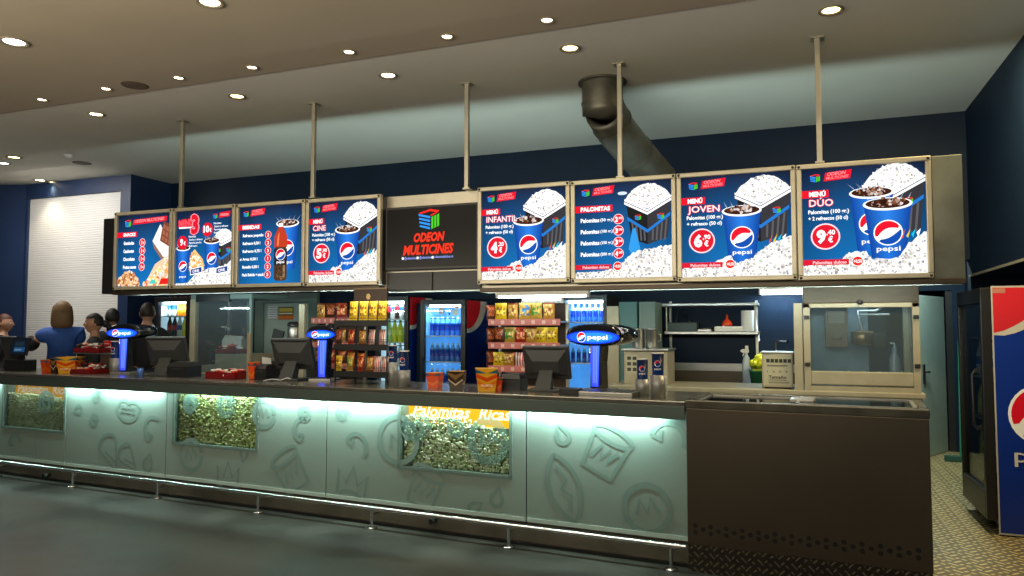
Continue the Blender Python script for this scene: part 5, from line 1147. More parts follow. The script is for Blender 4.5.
m = MB(); m.lathe([(0, 0), (.022, 0), (.03, .085), (.027, .085), (.02, .006)], glassmat('blue_plastic', (.55, .7, .95), .1, .35, (.1, .25, .7)), n=16, cap=False); tag(m.build('plastic_cup', None, uv_at(140, .14)), 'small bluish plastic cup near the front edge by the leftmost tap', 'cup')
def white_cable(px): 
    m = MB(); b = uv_at(px, .2); m.tube([(.0, 0, .006), (.05, .05, .02), (.1, .1, .008), (.16, .12, .03), (.2, .16, .008)], .004, WHITE, n=6); return tag(m.build('cable', None, b, CA), 'short pale cable on the counter beside the printer left of a till', 'cable')
white_cable(263)

# glowing drinks taps ---------------------------------------
def tap(loc, rz, label, s, hz, wd, hh, dep, lean=0.):
    """oval lit head on a lit column"""
    t = thing('drinks_tap', label, 'drinks tap', loc, rz, 'glowing drinks taps on the counter')
    m = MB(); m.box((-.10 * s, -.08 * s, 0), (.10 * s, .14 * s, .02), STEEL, bev=.004); m.build('drip_base', t)
    m = MB(); m.loft([[(x * .045 * s * k, y * .05 * s + .03 * s, z) for x, y in ((-1, -1), (1, -1), (1, 1), (-1, 1))] for z, k in ((.02, 1.0), (hz * .5, .9), (hz - hh * .3, 1.25))], BLACKG, smooth=False); m.build('column', t)
    ar = Art(P_SIGN, .0, .0008); zt = hz - hh * .38
    ar.poly([(-.030 * s, .035), (.030 * s, .035), (.042 * s, zt), (-.042 * s, zt)], None, [hexc('2c3cf0'), hexc('3a50ff'), hexc('4a78ff'), hexc('3a48f8')])
    for k in range(3): x = (-.014 + .014 * k) * s; ar.poly([(x, .06), (x + .003, .06), (x + .005, zt - .02), (x + .002, zt - .02)], hexc('8aa0ff'))
    ar.build('lit_column_panel', t, loc=(0, -.03 * s, 0))
    N = 24; m = MB(); rings = []
    for y, k in ((-.055, .86), (-.045, .97), (-.02, 1.0), (dep * .35, 1.0), (dep * .7, .85), (dep * .92, .55), (dep, .25)):
        ring = []
        for j in range(N):
            a_ = 2 * PI * j / N; c_, s_ = math.cos(a_), math.sin(a_)
            ring.append((math.copysign(abs(c_) ** .8, c_) * wd / 2 * k, y, hz + math.copysign(abs(s_) ** .8, s_) * hh / 2 * (k ** .6)))
        rings.append(ring)
    m.loft(rings, BLACKG); m.build('head_housing', t)
    m = MB(); r2 = [[(p[0] * 1.02, p[1], hz + (p[2] - hz) * 1.05) for p in rings[1]], [(p[0] * 1.02, p[1], hz + (p[2] - hz) * 1.05) for p in rings[2]]]; m.loft(r2, CHROME, cap=False); m.build('chrome_rim', t)
    ar = Art(P_SIGN, .0, .0006)
    for k, c_ in ((.96, '1238d8'), (.86, '1a58f0'), (.66, '2a86ff')): ar.ell(.0 + (.9 - k) * .1 * wd, -hh * .10, wd / 2 * k, hh / 2 * k * .62, hexc(c_))
    globe(ar, -.20 * wd, -hh * .10, hh * .21); ar.text('pepsi', -.09 * wd, -hh * .19, hh * .21, WHT, w=wd * .36, bold=.02); ar.build('lit_sign', t, loc=(0, -.0565, hz))
    m = MB(); m.tube([(-.02 * s, -.03, hz - hh * .4), (-.02 * s, -.06, hz - hh * .55), (-.02 * s, -.06, hz - hh * .85)], .008, CHROME); m.build('spout', t); return t
def tap_at(px, v, ytop, ybot, wpx, label, dep, rz=0., hpx=20):
    p = uv_at(px, v); k = (p.y * cy_ - p.x * sy_) / FPX; zc_ = cu(px, (ytop + ybot) / 2, v)[1] - ZT
    tap(p, CA + rz, label, 1., zc_, wpx * k * 1.05, (ybot - ytop) * k, dep)
tap_at(597, .50, 324, 346, 62, 'biggest glowing blue drinks tap, on the right of the counter', .36, -.24)
tap_at(323, .50, 325.5, 340.5, 30, 'middle glowing blue drinks tap beside the wire snack rack', .20, .25)
tap_at(124, .46, 324, 339, 32, 'leftmost glowing blue drinks tap, right of the raised sweets', .46, .35)
m = MB(); p = uv_at(606, .22); m.box((-.21, -.10, 0), (.21, .16, .028), STEEL, bev=.005); 
for k in range(9): m.box((-.19 + k * .043, -.08, .028), (-.165 + k * .043, .14, .030), BLACKP)
tag(m.build('drip_tray', None, p, CA), 'wide low steel drip tray in front of the biggest drinks tap', 'drip tray')

# machines at the middle of the back bench ----------------------
xm0, xm1 = W(617, 350, 6.6).x, W(653, 350, 6.6).x
YM = 6.6
t = thing('drinks_machine', 'cream boxy machine with a control panel behind the cup dispensers', 'machine', (W(624, 370, YM).x, YM, 0)); w = W(654, 370, YM).x - W(624, 370, YM).x; z1 = W(640, 351, YM).z
m = MB(); m.box((0, 0, ZB_), (w + .12, .4, z1), CREAM, bev=.006); m.build('body', t)
m = MB(); m.box((-.02, -.02, z1), (w + .13, .42, z1 + .02), STEEL, bev=.004); m.build('top', t)
ar = Art(P_MATTE, .001); ar.rect(.02, z1 - .2, .13, z1 - .03, hexc('b4ac90')); 
for i in range(2):
    for j in range(3): ar.rect(.03 + .05 * i, z1 - .08 - .05 * j, .065 + .05 * i, z1 - .05 - .05 * j, hexc('3a342a'))
ar.build('control_panel', t)
for i, px in enumerate((641, 650)):
    m = MB(); x = W(px, 333, YM + .15).x; m.lathe([(0, 0), (.052, 0), (.056, .01), (.056, .17), (.06, .175), (.052, .18), (.048, .02)], STEEL, n=22, cap=False); m.tube([(-.056, 0, .13), (-.08, 0, .12), (-.08, 0, .07), (-.056, 0, .06)], .005, STEEL, n=6) if i == 0 else m.tube([(.056, 0, .13), (.08, 0, .12), (.08, 0, .07), (.056, 0, .06)], .005, STEEL, n=6)
    tag(m.build('steel_pot', None, (x + (.02 if i else -.02), YM + .13 + .0 * i, z1 + .021)), 'steel pot on the cream machine, ' + ('left' if i == 0 else 'right') + ' of the two', 'pot', 'steel pots on the cream machine')
t = thing('steel_column', 'cream and grey upright column right of the blue bottle cooler', 'column', (W(607, 340, 7.3).x, 7.3, 0)); m = MB(); m.box((0, 0, 0), (.12, .3, 1.72), CREAM, bev=.004); m.build('post', t)
m = MB(); m.box((.12, .02, 0), (.30, .3, 1.76), mat('teal_panel', (.06, .16, .16), .5)); m.box((.14, .01, .95), (.26, .02, 1.5), mat('teal_panel', (.06, .16, .16), .5)); m.build('teal_side', t)
t = thing('steel_cabinet', 'grey steel cupboard right of the teal sided column', 'cabinet', (W(607, 340, 7.3).x + .315, 7.35, 0)); m = MB(); m.box((0, 0, 0), (.16, .4, 1.76), GREENF, bev=.004); m.build('body', t); m = MB(); m.box((.13, -.02, 1.1), (.145, 0, 1.3), BLACKP); m.build('door_handle', t)
# items before the pale green door
p = W(301, 345, 6.45); m = MB(); m.box((-.035, 0, .0), (.035, .05, W(301, 304, 6.45).z), CREAM, bev=.004); tag(m.build('steel_post', None, (p.x, 6.45, 0)), 'upright cream steel post in front of the pale green door', 'post')
yb_ = 6.6; 
t = thing('back_counter', 'low dark counter between the glass case and the snack shelves', 'counter', (xr + .04, yb_, 0)); w = W(306, 360, yb_).x - xr - .04; m = MB(); m.box((0, 0, .05), (w, .36, 1.14), STEEL_D); m.box((.02, .04, 0), (w - .02, .34, .05), BLACKP); m.build('cabinet', t); m = MB(); m.box((-.02, -.02, 1.14), (w + .01, .37, 1.17), STEEL, bev=.005); m.build('top', t)
p = W(291, 345, 6.75); t = thing('steel_canister', 'steel canister machine on the low back counter in front of the green door', 'machine', (p.x, 6.8, 1.17)); m = MB(); m.box((-.07, -.08, 0), (.07, .08, .04), STEEL, bev=.004); m.lathe([(.06, .12), (.07, .13), (.07, .33), (.06, .35), (0, .36)], STEEL, n=20); m.tube([(0, .05, .04), (0, .05, .13)], .02, STEEL); m.build('canister', t); m = MB(); m.lathe([(.075, .35), (.075, .38), (.05, .40), (0, .40)], BLACKP, n=20); m.build('lid', t)
p = W(276, 345, 6.7); t = thing('card_terminal', 'dark tilted terminal on a stalk left of the steel canister', 'terminal', (p.x, 6.75, 1.17)); m = MB(); m.tube([(.03, 0, 0), (.03, 0, .1), (0, 0, .16)], .012, BLACKP); m.lathe([(0, 0), (.05, 0), (.05, .01), (0, .015)], BLACKP, c=(.03, 0, 0)); m.build('stalk', t); m = MB(); m.T = Matrix.Translation((-.01, -.01, .23)) @ Matrix.Rotation(.25, 4, 'Y'); m.box((-.07, -.015, -.09), (.07, .015, .08), GREYP, bev=.006); m.T = Matrix(); m.build('head', t)
# notices on the green door
pg = W(265, 303, 8.03)
a = Art(P_MATTE, .0, .0006); x0, z1 = W(268, 306.5, 8.01).x, W(268, 306.5, 8.01).z; x1, z0 = W(276.5, 318.5, 8.01).x, W(276.5, 318.5, 8.01).z
a.rect(0, 0, x1 - x0, z1 - z0, hexc('d8e0e0')); 
for k in range(5): a.rect(.012, .02 + k * .03, x1 - x0 - .012, .03 + k * .03, hexc('8a98a0'))
tag(a.build('paper_notice', None, (x0, 8.015, z0)), 'white typed notice on the pale green door', 'notice')
a = Art(P_MATTE, .0, .0006); x0, z1 = W(278.5, 307, 8.01).x, W(278.5, 307, 8.01).z; x1, z0 = W(293, 319.5, 8.01).x, W(293, 319.5, 8.01).z; w, h = x1 - x0, z1 - z0
a.rect(0, 0, w, h, hexc('c86a20')); a.rect(0, h * .33, w, h, hexc('20201c')); a.rect(.01, h * .62, w - .01, h * .92, hexc('c8b040')); a.rect(.01, h * .42, w - .01, h * .54, hexc('e0d8b0'))
tag(a.build('warning_sign', None, (x0, 8.015, z0)), 'black, yellow and orange sign on the pale green door', 'sign')

# ------------------------------------------------------------------ vending cooler at the right edge
xf, yf0, yf1 = 1.06, 5.98, 6.92
xf = K(1000, 537, 0).x - .10; yf0 = K(1000, 537, 0).y; yf1 = yf0 + .90
VH = 1.80; VWD = .78
# it stands square to the right wall, glass door facing the freezer side
t = thing('vending_cooler', 'tall blue and red drinks machine at the right edge, its glass door facing left', 'drinks machine', (xf, yf0, .006))
VW = .9
m = MB(); m.box((.10, .0, .01), (VWD - .01, .02, VH), BLACKP); m.box((.10, VW - .02, .08), (VWD - .01, VW, VH), BLACKP); m.box((VWD - .03, .02, .08), (VWD - .01, VW - .02, VH), BLACKP); m.box((.10, .02, VH - .03), (VWD - .01, VW - .02, VH), BLACKP); m.box((.10, .02, .08), (VWD - .01, VW - .02, .12), BLACKP)
for x in (.14, VWD - .06):
    for y in (.06, VW - .06): m.lathe([(0, 0), (.025, 0), (.02, .08), (0, .08)], BLACKP, c=(x, y, 0))
m.build('cabinet', t)
m = MB()
for q in (((.02, .05), (.07, VH - .06)), ((VW - .07, .05), (VW - .02, VH - .06))): m.box((.03, q[0][0], q[0][1] + .05), (.098, q[1][0], q[1][1] + .05), BLACKP, bev=.006)
m.box((.03, .07, .10), (.098, VW - .07, .30), BLACKP, bev=.006); m.box((.03, .07, VH - .12), (.098, VW - .07, VH - .01), BLACKP, bev=.006); dr_ = m.build('door', t)
m = MB(); m.box((.055, .07, .30), (.062, VW - .07, VH - .12), GLASS); m.build('door_glass', dr_)
m = MB(); m.tube([(.0, .10, .75), (-.02, .10, .78), (-.02, .10, 1.15), (.0, .10, 1.18)], .011, BLACKP); m.box((-.005, .09, .74), (.03, .11, .77), BLACKP); m.box((-.005, .09, 1.165), (.03, .11, 1.195), BLACKP); m.build('door_handle', dr_)
for z in (.45, .78, 1.11, 1.42):
    m = MB(); m.box((.11, .03, z - .012), (VWD - .04, VW - .03, z), STEEL); m.build('shelf', t)
# printed near side: red corner, white wave, emblem, word
a = Art(MATS['cooler_side_print'], .001, .0006); D_ = 1.45
a.rect(.095, .012, VWD - .012, VH, hexc('b8b4ac')); a.rect(.105, .025, VWD - .02, VH - .012, hexc('0b2f8c'))
WHc = hexc('c4c0b8')
xw0_, xw1_ = .105, VWD - .02; hh = VH - .012
def cl(pts): return [(min(max(x, xw0_), xw1_), min(max(y, .09), hh)) for x, y in pts]
sr_ = lambda d: min(hh - .33 + .10 * (d / .2) ** 1.5, hh - .004)
sw = [(xw0_ + (xw1_ - xw0_) * k / 10, sr_((xw1_ - xw0_) * k / 10) - .015 - .055 * ((xw1_ - xw0_) * k / 10 / .2) ** .8) for k in range(11)]
a.poly([(xw0_, hh), ] + [(x, y) for x, y in sw] + [(xw1_, hh)], WHc)
sr = [(xw0_ + (xw1_ - xw0_) * k / 10, sr_((xw1_ - xw0_) * k / 10)) for k in range(11)]
a.poly([(xw0_, hh)] + sr, hexc('cc2430'))
a.poly([(xw0_, hh - .04), (xw0_ + .08, hh - .04), (xw0_ + .08, hh - .005), (xw0_, hh - .005)], hexc('b87868'))
globe(a, xw0_ + .29, .875, .20, .5, True, hexc('0d3ea0')); a.text('pepsi', xw0_ + .10, .535, .105, hexc('d8d4cc'), w=.42, bold=.005)
a.build('printed_side', t)
for z, nm in ((.455, 'lowest'), (.785, 'second'), (1.115, 'third')):
    for k in range(6): bottle(('cola', 'orange', 'lemon')[k % 3] if nm != 'third' else 'clear', (xf + .17, yf0 + .10 + k * .13, z + .006), 'soft drink bottle, %s shelf of the right drinks machine, %s from the front' % (nm, ORD[k]), 'bottles in the right drinks machine', 1.05)
# broom by the passage
pm = K(958, 448, .004); t = thing('broom', 'green broom leaning in the dark doorway at the right', 'broom', (1.67, 9.6, .004)); m = MB(); m.box((-.16, -.03, .0), (.16, .03, .07), P_MATTE, hexc('1c4a40'), bev=.01); m.build('head', t); m = MB(); m.tube([(0, 0, .06), (.06, .25, 1.35)], .012, P_GLOSS, hexc('2a6a50')); m.build('handle', t)
# ------------------------------------------------------------------ people behind the counter
SKIN = mat('skin', (.42, .22, .14), .55, noise=.06, nscale=20)
def skin_mesh(verts, edges, radii, sub=2, root=0):
    me = bpy.data.meshes.new('tmp'); me.from_pydata([tuple(v) for v in verts], edges, [])
    o = bpy.data.objects.new('tmp', me); COL.objects.link(o)
    o.modifiers.new('s', 'SKIN'); sv = me.skin_vertices[0].data
    for i, r in enumerate(radii): sv[i].radius = (r, r) if not isinstance(r, tuple) else r
    for i in range(len(radii)): sv[i].use_root = (i == root)
    o.modifiers.new('u', 'SUBSURF').levels = sub
    bpy.context.view_layer.update()
    out = bpy.data.meshes.new_from_object(o.evaluated_get(bpy.context.evaluated_depsgraph_get()))
    bpy.data.objects.remove(o); bpy.data.meshes.remove(me); return out
def sphere_verts(nu, nv):
    vs = [(math.sin(PI * j / nv) * math.cos(2 * PI * i / nu), math.sin(PI * j / nv) * math.sin(2 * PI * i / nu), math.cos(PI * j / nv)) for j in range(nv + 1) for i in range(nu)]
    fs = [(j * nu + i, (j + 1) * nu + i, (j + 1) * nu + (i + 1) % nu, j * nu + (i + 1) % nu) for j in range(nv) for i in range(nu)]
    return vs, fs
def head_shape(p):                    # faces -y; unit sphere to head
    x, y, z = p
    X, Y_, Z = x * .074, y * .094, z * .115
    if z < 0: k = 1 - .34 * (-z) ** 1.4; X *= k; Y_ = Y_ * (1 - .16 * (-z)) - .008 * (-z)
    if y < -.2 and abs(x) < .22:      # nose
        Y_ -= .026 * math.exp(-((x / .14) ** 2)) * math.exp(-(((z + .12) / .17) ** 2))
    if y < -.2:
        Y_ += .007 * math.exp(-(((abs(x) - .36) / .16) ** 2)) * math.exp(-(((z - .05) / .12) ** 2))   # eye sockets
        Y_ -= .005 * math.exp(-((x / .3) ** 2)) * math.exp(-(((z + .47) / .09) ** 2))             # lips
        Y_ -= .007 * math.exp(-((x / .25) ** 2)) * math.exp(-(((z + .8) / .15) ** 2))             # chin
    return X, Y_, Z
def person(label, loc, rz, Ht, top, top_kind, trousers, hair, hair_kind, sleeves=None, arms=None, female=True, head_turn=0., bulk=0.):
    s = Ht / 1.75
    t = thing('person', label, 'person', loc, rz)
    sw = .165 if female else .19
    J = {'pel': (0, 0, .93), 'wai': (0, 0, 1.08), 'che': (0, .0, 1.28), 'nb': (0, .012, 1.44), 'nk': (0, .0, 1.53), 'hd': (0, -.005, 1.62)}
    for sd, n in ((-1, 'L'), (1, 'R')):
        J['hip' + n] = (sd * .09, 0, .90); J['kne' + n] = (sd * .10, -.01, .50); J['ank' + n] = (sd * .10, .02, .09); J['toe' + n] = (sd * .115, -.14, .035)
        J['sho' + n] = (sd * sw, .0, 1.40)
        A = (arms or {}).get(n) or [(sd * (sw + .05), .02, 1.12), (sd * (sw + .02), -.16, .95), (sd * (sw + .0), -.24, .93)]
        J['elb' + n], J['wri' + n], J['pal' + n] = A
    R0 = {'pel': (.15, .11), 'wai': (.125, .095), 'che': (.15, .11), 'nb': (.08, .07), 'nk': (.055, .055), 'hd': (.06, .06)}
    for n in 'LR': R0.update({'hip' + n: .088, 'kne' + n: .058, 'ank' + n: .04, 'toe' + n: .035, 'sho' + n: .062, 'elb' + n: .043, 'wri' + n: .028, 'pal' + n: (.036, .02)})
    E = [('pel', 'wai'), ('wai', 'che'), ('che', 'nb'), ('nb', 'nk'), ('nk', 'hd')]
    for n in 'LR': E += [('pel', 'hip' + n), ('hip' + n, 'kne' + n), ('kne' + n, 'ank' + n), ('ank' + n, 'toe' + n), ('nb', 'sho' + n), ('sho' + n, 'elb' + n), ('elb' + n, 'wri' + n), ('wri' + n, 'pal' + n)]
    def sk(names, edges, grow, extra=None):
        idx = {n: i for i, n in enumerate(names)}
        vs = [Vector(J[n]) * s for n in names]; es = [(idx[a], idx[b]) for a, b in edges if a in idx and b in idx]
        rs = [((R0[n][0] + grow) * s, (R0[n][1] + grow) * s) if isinstance(R0[n], tuple) else (R0[n] + grow) * s for n in names]
        return skin_mesh(vs, es, rs)
    # body: skinned skeleton + head + fingers, fused to one surface
    bm = bmesh.new(); bm.from_mesh(sk(list(R0), E, -.008))
    hv, hf = sphere_verts(28, 20); HM = Matrix.Translation(Vector((0, -.012, 1.645)) * s) @ Matrix.Rotation(head_turn, 4, 'Z') @ Matrix.Diagonal((s * 1.1, s * 1.1, s * 1.08, 1))
    vv = [bm.verts.new(HM @ Vector(head_shape(p))) for p in hv]
    for f in hf:
        try: bm.faces.new([vv[i] for i in f if True])
        except ValueError: pass
    for sd in (-1, 1):                # ears
        ev, ef = sphere_verts(10, 8); q = [bm.verts.new(HM @ Vector((sd * .073 + p[0] * .008, p[1] * .018 + .012, p[2] * .03 - .005))) for p in ev]
        for f in ef:
            try: bm.faces.new([q[i] for i in f])
            except ValueError: pass
    for n, sd in (('L', -1), ('R', 1)):
        pw, pp = Vector(J['wri' + n]), Vector(J['pal' + n]); dirn = (pp - pw).normalized(); side = dirn.cross(Vector((0, 0, 1))).normalized(); side = side if side.length > .1 else Vector((1, 0, 0)); dn = dirn.cross(side).normalized()
        for k, L in enumerate((.066, .076, .07, .055)):
            b0 = pp + side * (.026 - .0175 * k); pts = [b0, b0 + dirn * L * .55 , b0 + dirn * L * .9 - Vector((0, 0, .012)), b0 + dirn * L - Vector((0, 0, .03))]
            fm = skin_mesh([p * s for p in pts], [(0, 1), (1, 2), (2, 3)], [.0095 * s, .009 * s, .0085 * s, .007 * s], 1); bm.from_mesh(fm); bpy.data.meshes.remove(fm)
        b0 = pw.lerp(pp, .45) + side * (.022 * -sd if False else .022); pts = [b0, b0 + side * .025 + dirn * .025, b0 + side * .03 + dirn * .055]
        fm = skin_mesh([p * s for p in pts], [(0, 1), (1, 2)], [.012 * s, .010 * s, .008 * s], 1); bm.from_mesh(fm); bpy.data.meshes.remove(fm)
    me = bpy.data.meshes.new('body'); bm.to_mesh(me); bm.free()
    o = bpy.data.objects.new('tmp', me); COL.objects.link(o); r = o.modifiers.new('r', 'REMESH'); r.mode = 'VOXEL'; r.voxel_size = .0065; r.use_smooth_shade = True
    bpy.context.view_layer.update(); me2 = bpy.data.meshes.new_from_object(o.evaluated_get(bpy.context.evaluated_depsgraph_get())); bpy.data.objects.remove(o); bpy.data.meshes.remove(me)
    me2.name = 'body'; me2.materials.clear(); me2.materials.append(SKIN); o = bpy.data.objects.new('body', me2); COL.objects.link(o); o.parent = t
    def cloth(name, names, grow, m_, tail=None):
        me_ = sk(names, E, grow); me_.materials.append(m_)
        for p in me_.polygons: p.use_smooth = True
        c = bpy.data.objects.new(name, me_); COL.objects.link(c); c.parent = t
    cloth('trousers', ['pel', 'hipL', 'kneL', 'ankL', 'hipR', 'kneR', 'ankR'], .010, trousers)
    for n in 'LR': J['mid' + n] = tuple(Vector(J['sho' + n]).lerp(Vector(J['elb' + n]), .55)); R0['mid' + n] = .05; E.append(('sho' + n, 'mid' + n))
    cloth('top', ['pel', 'wai', 'che', 'nb', 'shoL', 'shoR'] + (['elbL', 'elbR'] if sleeves is None else ['midL', 'midR']) + (['wriL', 'wriR'] if sleeves is None else []), .014 + bulk, top)
    if sleeves is not None:
        for n in 'LR':
            me_ = skin_mesh([Vector(J['sho' + n]).lerp(Vector(J['elb' + n]), .45) * s, Vector(J['elb' + n]) * s, Vector(J['wri' + n]) * s], [(0, 1), (1, 2)], [.088 * s, .082 * s, .05 * s]); me_.materials.append(sleeves)
            for p in me_.polygons: p.use_smooth = True
            c = bpy.data.objects.new('sleeve', me_); COL.objects.link(c); c.parent = t
    for n in 'LR':
        me_ = skin_mesh([Vector(J['ank' + n]) * s - Vector((0, -.02, .03)), Vector(J['ank' + n]) * s - Vector((0, .05, .045)), Vector(J['toe' + n]) * s - Vector((0, .02, -.008))], [(0, 1), (1, 2)], [(.042 * s, .042 * s), (.045 * s, .04 * s), (.042 * s, .032 * s)]); me_.materials.append(BLACKP)
        zmin = min(v.co.z for v in me_.vertices)
        for v in me_.vertices: v.co.z = max(v.co.z, .0)
        c = bpy.data.objects.new('shoe', me_); COL.objects.link(c); c.parent = t
    # face details
    m = MB(); m.T = HM
    for sd in (-1, 1):
        m.blob((sd * .028, -.078, .004), .0115, P_GLOSS, hexc('e8e4de'), 2); m.blob((sd * .028, -.0865, .004), .0052, P_GLOSS, hexc('2a1a10'), 1)
        m.tube([(sd * .014, -.088, .024), (sd * .03, -.09, .029), (sd * .046, -.08, .024)], .0028, P_MATTE, [c * .5 for c in hexc(hair)], n=6)
    m.T = Matrix(); m.build('eyes', t)
    m = MB(); m.T = HM; m.tube([(-.022, -.083, -.053), (-.008, -.0905, -.050), (0, -.091, -.052), (.008, -.0905, -.050), (.022, -.083, -.053)], .004, P_MATTE, hexc('8a3a34'), n=6); m.T = Matrix(); m.build('lips', t)
    # hair shell
    HC = hexc(hair); m = MB(); m.T = HM; hv, hf = sphere_verts(36, 26); vs = []
    keep = []
    for p in hv:
        x, y, z = p; q = Vector(head_shape((x, max(y, -.97), z))); k = 1.06 if hair_kind == 'short' else (1.28 if hair_kind == 'long' else 1.10)
        dist = 1 + .012 * math.sin(x * 30 + z * 9)
        vs.append((q.x * k * dist, q.y * k * dist + .003, q.z * 1.06 * dist + .004))
        if hair_kind == 'long': keep.append(z > .42 or y > -.25 - .2 * z and z > -.98)
        elif hair_kind == 'tied': keep.append(z > .45 or (y > -.12 and z > -.35))
        else: keep.append(z > .42 or (y > -.05 and z > -.42))
    m.add(vs, [f for f in hf if all(keep[i] for i in f)], P_MATTE, HC, True, None)
    if hair_kind == 'long':
        rings = []
        for zz, rx, ry, yo in ((.09, .06, .05, .04), (.06, .092, .072, .04), (.0, .103, .078, .04), (-.07, .108, .074, .045), (-.13, .108, .066, .05), (-.165, .098, .054, .052), (-.185, .06, .03, .055)):
            rings.append([(rx * (1 + .03 * math.sin(j * 3)) * math.cos(2 * PI * j / 24), yo + ry * math.sin(2 * PI * j / 24), zz) for j in range(24)])
        m.loft(rings, P_MATTE, HC)
    elif hair_kind == 'tied':
        m.blob((0, .115, .0), .045, P_MATTE, HC, 2, .05); m.tube([(0, .13, .0), (0, .16, -.06), (0, .15, -.14), (0, .14, -.2)], [.03, .034, .026, .008], P_MATTE, HC, n=10)
    m.T = Matrix(); m.build('hair', t)
    return t
BLUEC = mat('blue_knit', (.022, .085, .36), .8, noise=.12, nscale=30); BLACKC = mat('black_cloth', (.010, .010, .013), .85); DENIM = mat('dark_trousers', (.012, .016, .03), .8)
def at_floor(px, Y): q = W(px, 330, Y); return (q.x, Y, 0)
pb = at_floor(62, 6.6)
person('woman with long light brown hair and blue top, seen from behind at the left', pb, PI + .85, 1.81, BLUEC, 'top', DENIM, '6e5438', 'long', BLACKC,
       {'R': [(.33, .0, 1.22), (.33, -.24, 1.33), (.28, -.31, 1.35)], 'L': [(-.24, -.03, 1.12), (-.20, -.22, 1.02), (-.17, -.29, 1.02)]}, bulk=.022)
person('dark haired woman in profile facing left, between the blue top and the black jacket', at_floor(95, 6.45), -.75, 1.65, BLACKC, 'top', DENIM, '120d0b', 'tied')
person('man with short dark hair and black jacket, his back turned, behind the dark haired woman', at_floor(112, 6.95), PI + .8, 1.725, BLACKC, 'top', DENIM, '0e0b0a', 'short', female=False)
person('dark figure in black with short brown hair facing away, left of the lit white cooler', at_floor(147, 6.95), PI + .75, 1.79, BLACKC, 'top', DENIM, '231812', 'short', female=False)
person('brown haired person at the left edge, facing right', at_floor(3, 6.7), PI - .9, 1.66, BLACKC, 'top', DENIM, '4a2418', 'short', female=False)

# ------------------------------------------------------------------ light
def area(name, loc, size, power, col, aim, size_y=None, spread=None):
    l = bpy.data.lights.new(name, 'AREA'); l.energy = power; l.color = col; l.size = size
    if size_y: l.shape = 'RECTANGLE'; l.size_y = size_y
    if spread: l.spread = spread
    o = bpy.data.objects.new(name, l); COL.objects.link(o); o.location = loc
    o.rotation_euler = (Vector(aim)).to_track_quat('-Z', 'Y').to_euler(); return o
def strip_lamp(name, p, L, wd, power, col, aim, rz):
    l = bpy.data.lights.new(name, 'AREA'); l.energy = power; l.color = col; l.shape = 'RECTANGLE'; l.size = L; l.size_y = wd
    o = bpy.data.objects.new(name, l); COL.objects.link(o); o.location = p
    z = -Vector(aim).normalized(); x = Vector((math.cos(rz), math.sin(rz), 0)); y = z.cross(x).normalized()
    o.rotation_euler = Matrix((x, y, z)).transposed().to_euler(); return o
w_ = bpy.data.worlds.new('world'); bpy.context.scene.world = w_; w_.use_nodes = True
w_.node_tree.nodes['Background'].inputs[0].default_value = (.5, .6, .7, 1); w_.node_tree.nodes['Background'].inputs[1].default_value = .06
# added unseen fills: one brightens the ceiling from below, one the hall floor
area('ceiling_fill_light', (-3.2, .3, 2.3), 8, 360, (1., .90, .70), (0.0, .5, 1), 1.2)
area('hall_fill_light', (-2.5, 1.2, 3.45), 6, 60, (1., 1., .88), (0, .05, -1), 3)
for p, k, f in LAMPS:
    l = bpy.data.lights.new('downlight_lamp', 'SPOT'); l.energy = {'w': 40, 'n': 22, 'y': 20}[k] * f; l.color = {'w': (.9, .97, 1), 'n': (1, .86, .64), 'y': (1, .82, .45)}[k]; l.spot_size = rad(95); l.spot_blend = .7; l.shadow_soft_size = .05
    o = bpy.data.objects.new('downlight_lamp', l); COL.objects.link(o); o.location = (p.x, p.y, CZ - .06)
# strips under the fascia wash the frosted fronts
AQ = (.68, 1., .91)
for u0, u1, pw in ((-1.0, -.16, 1.0), (-1.22, -1.04, .7), (-2.16, -1.24, .6), (-2.83, -2.20, 1.0), (-3.50, -2.90, .9), (-4.54, -3.58, .6), (-5.50, -4.70, .95), (-6.00, -5.62, .9), (-6.9, -6.08, .3), (-8.5, -7.1, .8)):
    L = u1 - u0; strip_lamp('counter_strip_lamp', C((u0 + u1) / 2, .030, .965), L, .012, (20 if pw > .6 else 10) * pw * L, AQ, DV * .45 + Vector((0, 0, -1)), CA)
for u, wd in ((-1.70, .8), (-4.06, .85), (-6.54, .8)):
    strip_lamp('window_lamp', C(u, PV + .012, .975), wd, .02, 5.0 if u > -3 else 5.0, (.85, 1., .78), Vector((0, 0, -1)) + DV * .25, CA)
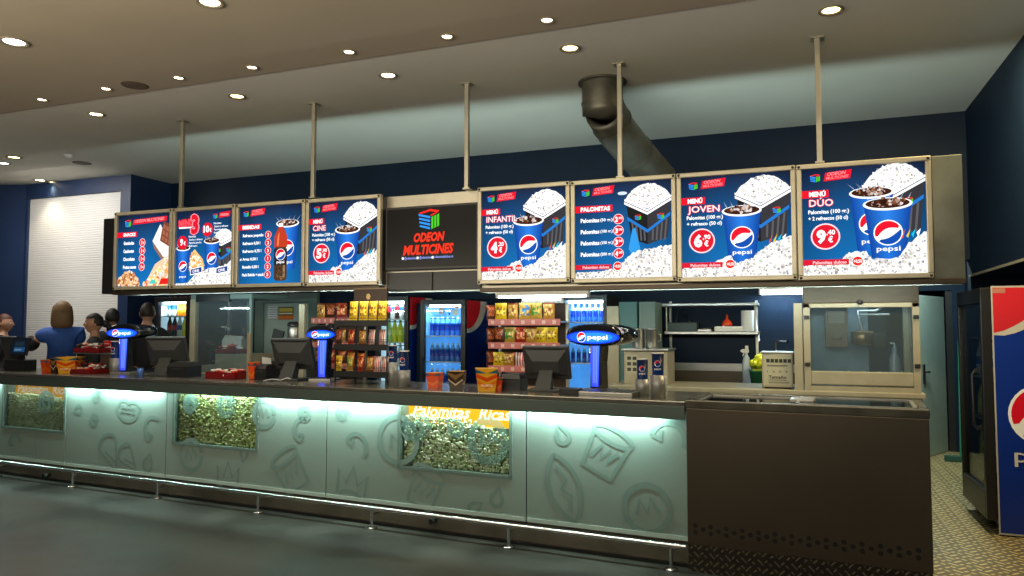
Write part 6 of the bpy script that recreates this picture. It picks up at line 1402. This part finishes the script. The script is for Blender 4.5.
# strips hung under the back of the sign housing light the kitchen and the far ceiling
for x0, x1, pw in ((-6.4, -4.4, .7), (-4.2, -2.2, 1), (-2.1, -.2, 1.1), (-.1, .9, .9)):
    strip_lamp('upper_strip_lamp', ((x0 + x1) / 2, 5.76, 1.73), x1 - x0, .010, 7.5 * pw * (x1 - x0), (.70, .97, 1.), (0, .55, 1), 0)
    strip_lamp('kitchen_strip_lamp', ((x0 + x1) / 2, 5.70, 1.735), x1 - x0, .03, 3.0 * (x1 - x0), (.85, 1., .90), (0, .5, -1), 0)
area('kitchen_tube_lamp', (W(780, 292, 7.9).x, 7.90, W(780, 292, 7.9).z), .4, 9, (.6, .85, 1), (0, -.05, -.8), .05)
area('shelf_tube_lamp', (W(542, 299, 7.55).x, 6.95, 1.86), .6, 1.0, (.95, 1, .95), (0, .6, -1), .08)
area('rack_lamp', tuple(C(-2.73, .16, 1.86)), .8, 1.6, (1, .95, .85), (0, .5, -1), .06)
for x0, x1, y, z, pw, c in ((-3.954, -3.397, 7.46, 1.74, 3.0, (.45, .72, 1)), (-2.29, -1.80, 7.41, 1.77, 2.2, (.6, .85, 1)), (-4.5, -4.08, 7.41, 1.78, 1.2, (.95, 1, 1)), (-7.86, -7.27, 7.44, 1.82, 2.4, (.95, 1, 1))):
    strip_lamp('cooler_lamp', ((x0 + x1) / 2, y, z - .03), x1 - x0 - .14, .03, pw, c, (0, .45, -1), 0)
area('vending_lamp', (xf + .14, yf0 + .45, VH - .06), .6, .5, (.8, 1, .95), (.1, 0, -1), .04)
area('passage_fill_light', (1.2, 8.9, 2.65), .6, 70, (.8, 1., .9), (0, .2, -1), .3)  # unseen lamp added to lighten the pale green door
area('aisle_lamp', (1.15, 5.6, 3.5), .4, 85, (1., .80, .42), (0, .1, -1), .3)
area('warmer_lamp', (W(880, 320, 6.7).x, 6.72, 1.66), .5, .8, (.7, .9, 1), (0, .4, -1), .1)
area('shutter_fill_light', (-9.2, 6.4, 3.5), 1.2, 38, (1., .97, .92), (0, .25, -1), .8)  # unseen lamp added to brighten the white shutter and the staff
area('case_lamp', (W(220, 320, YL + .3).x, YL + .3, 1.85), .6, 1.5, (.95, 1, 1), (0, .2, -1), .1)
sc = bpy.context.scene
sc.view_settings.view_transform = 'Standard'; sc.view_settings.look = 'None'; sc.view_settings.exposure = 0; sc.view_settings.gamma = 1
sc.cycles.max_bounces = 8; sc.cycles.diffuse_bounces = 3; sc.cycles.glossy_bounces = 3; sc.cycles.transparent_max_bounces = 16; sc.cycles.sample_clamp_indirect = 4
sc.cycles.caustics_reflective = False; sc.cycles.caustics_refractive = False
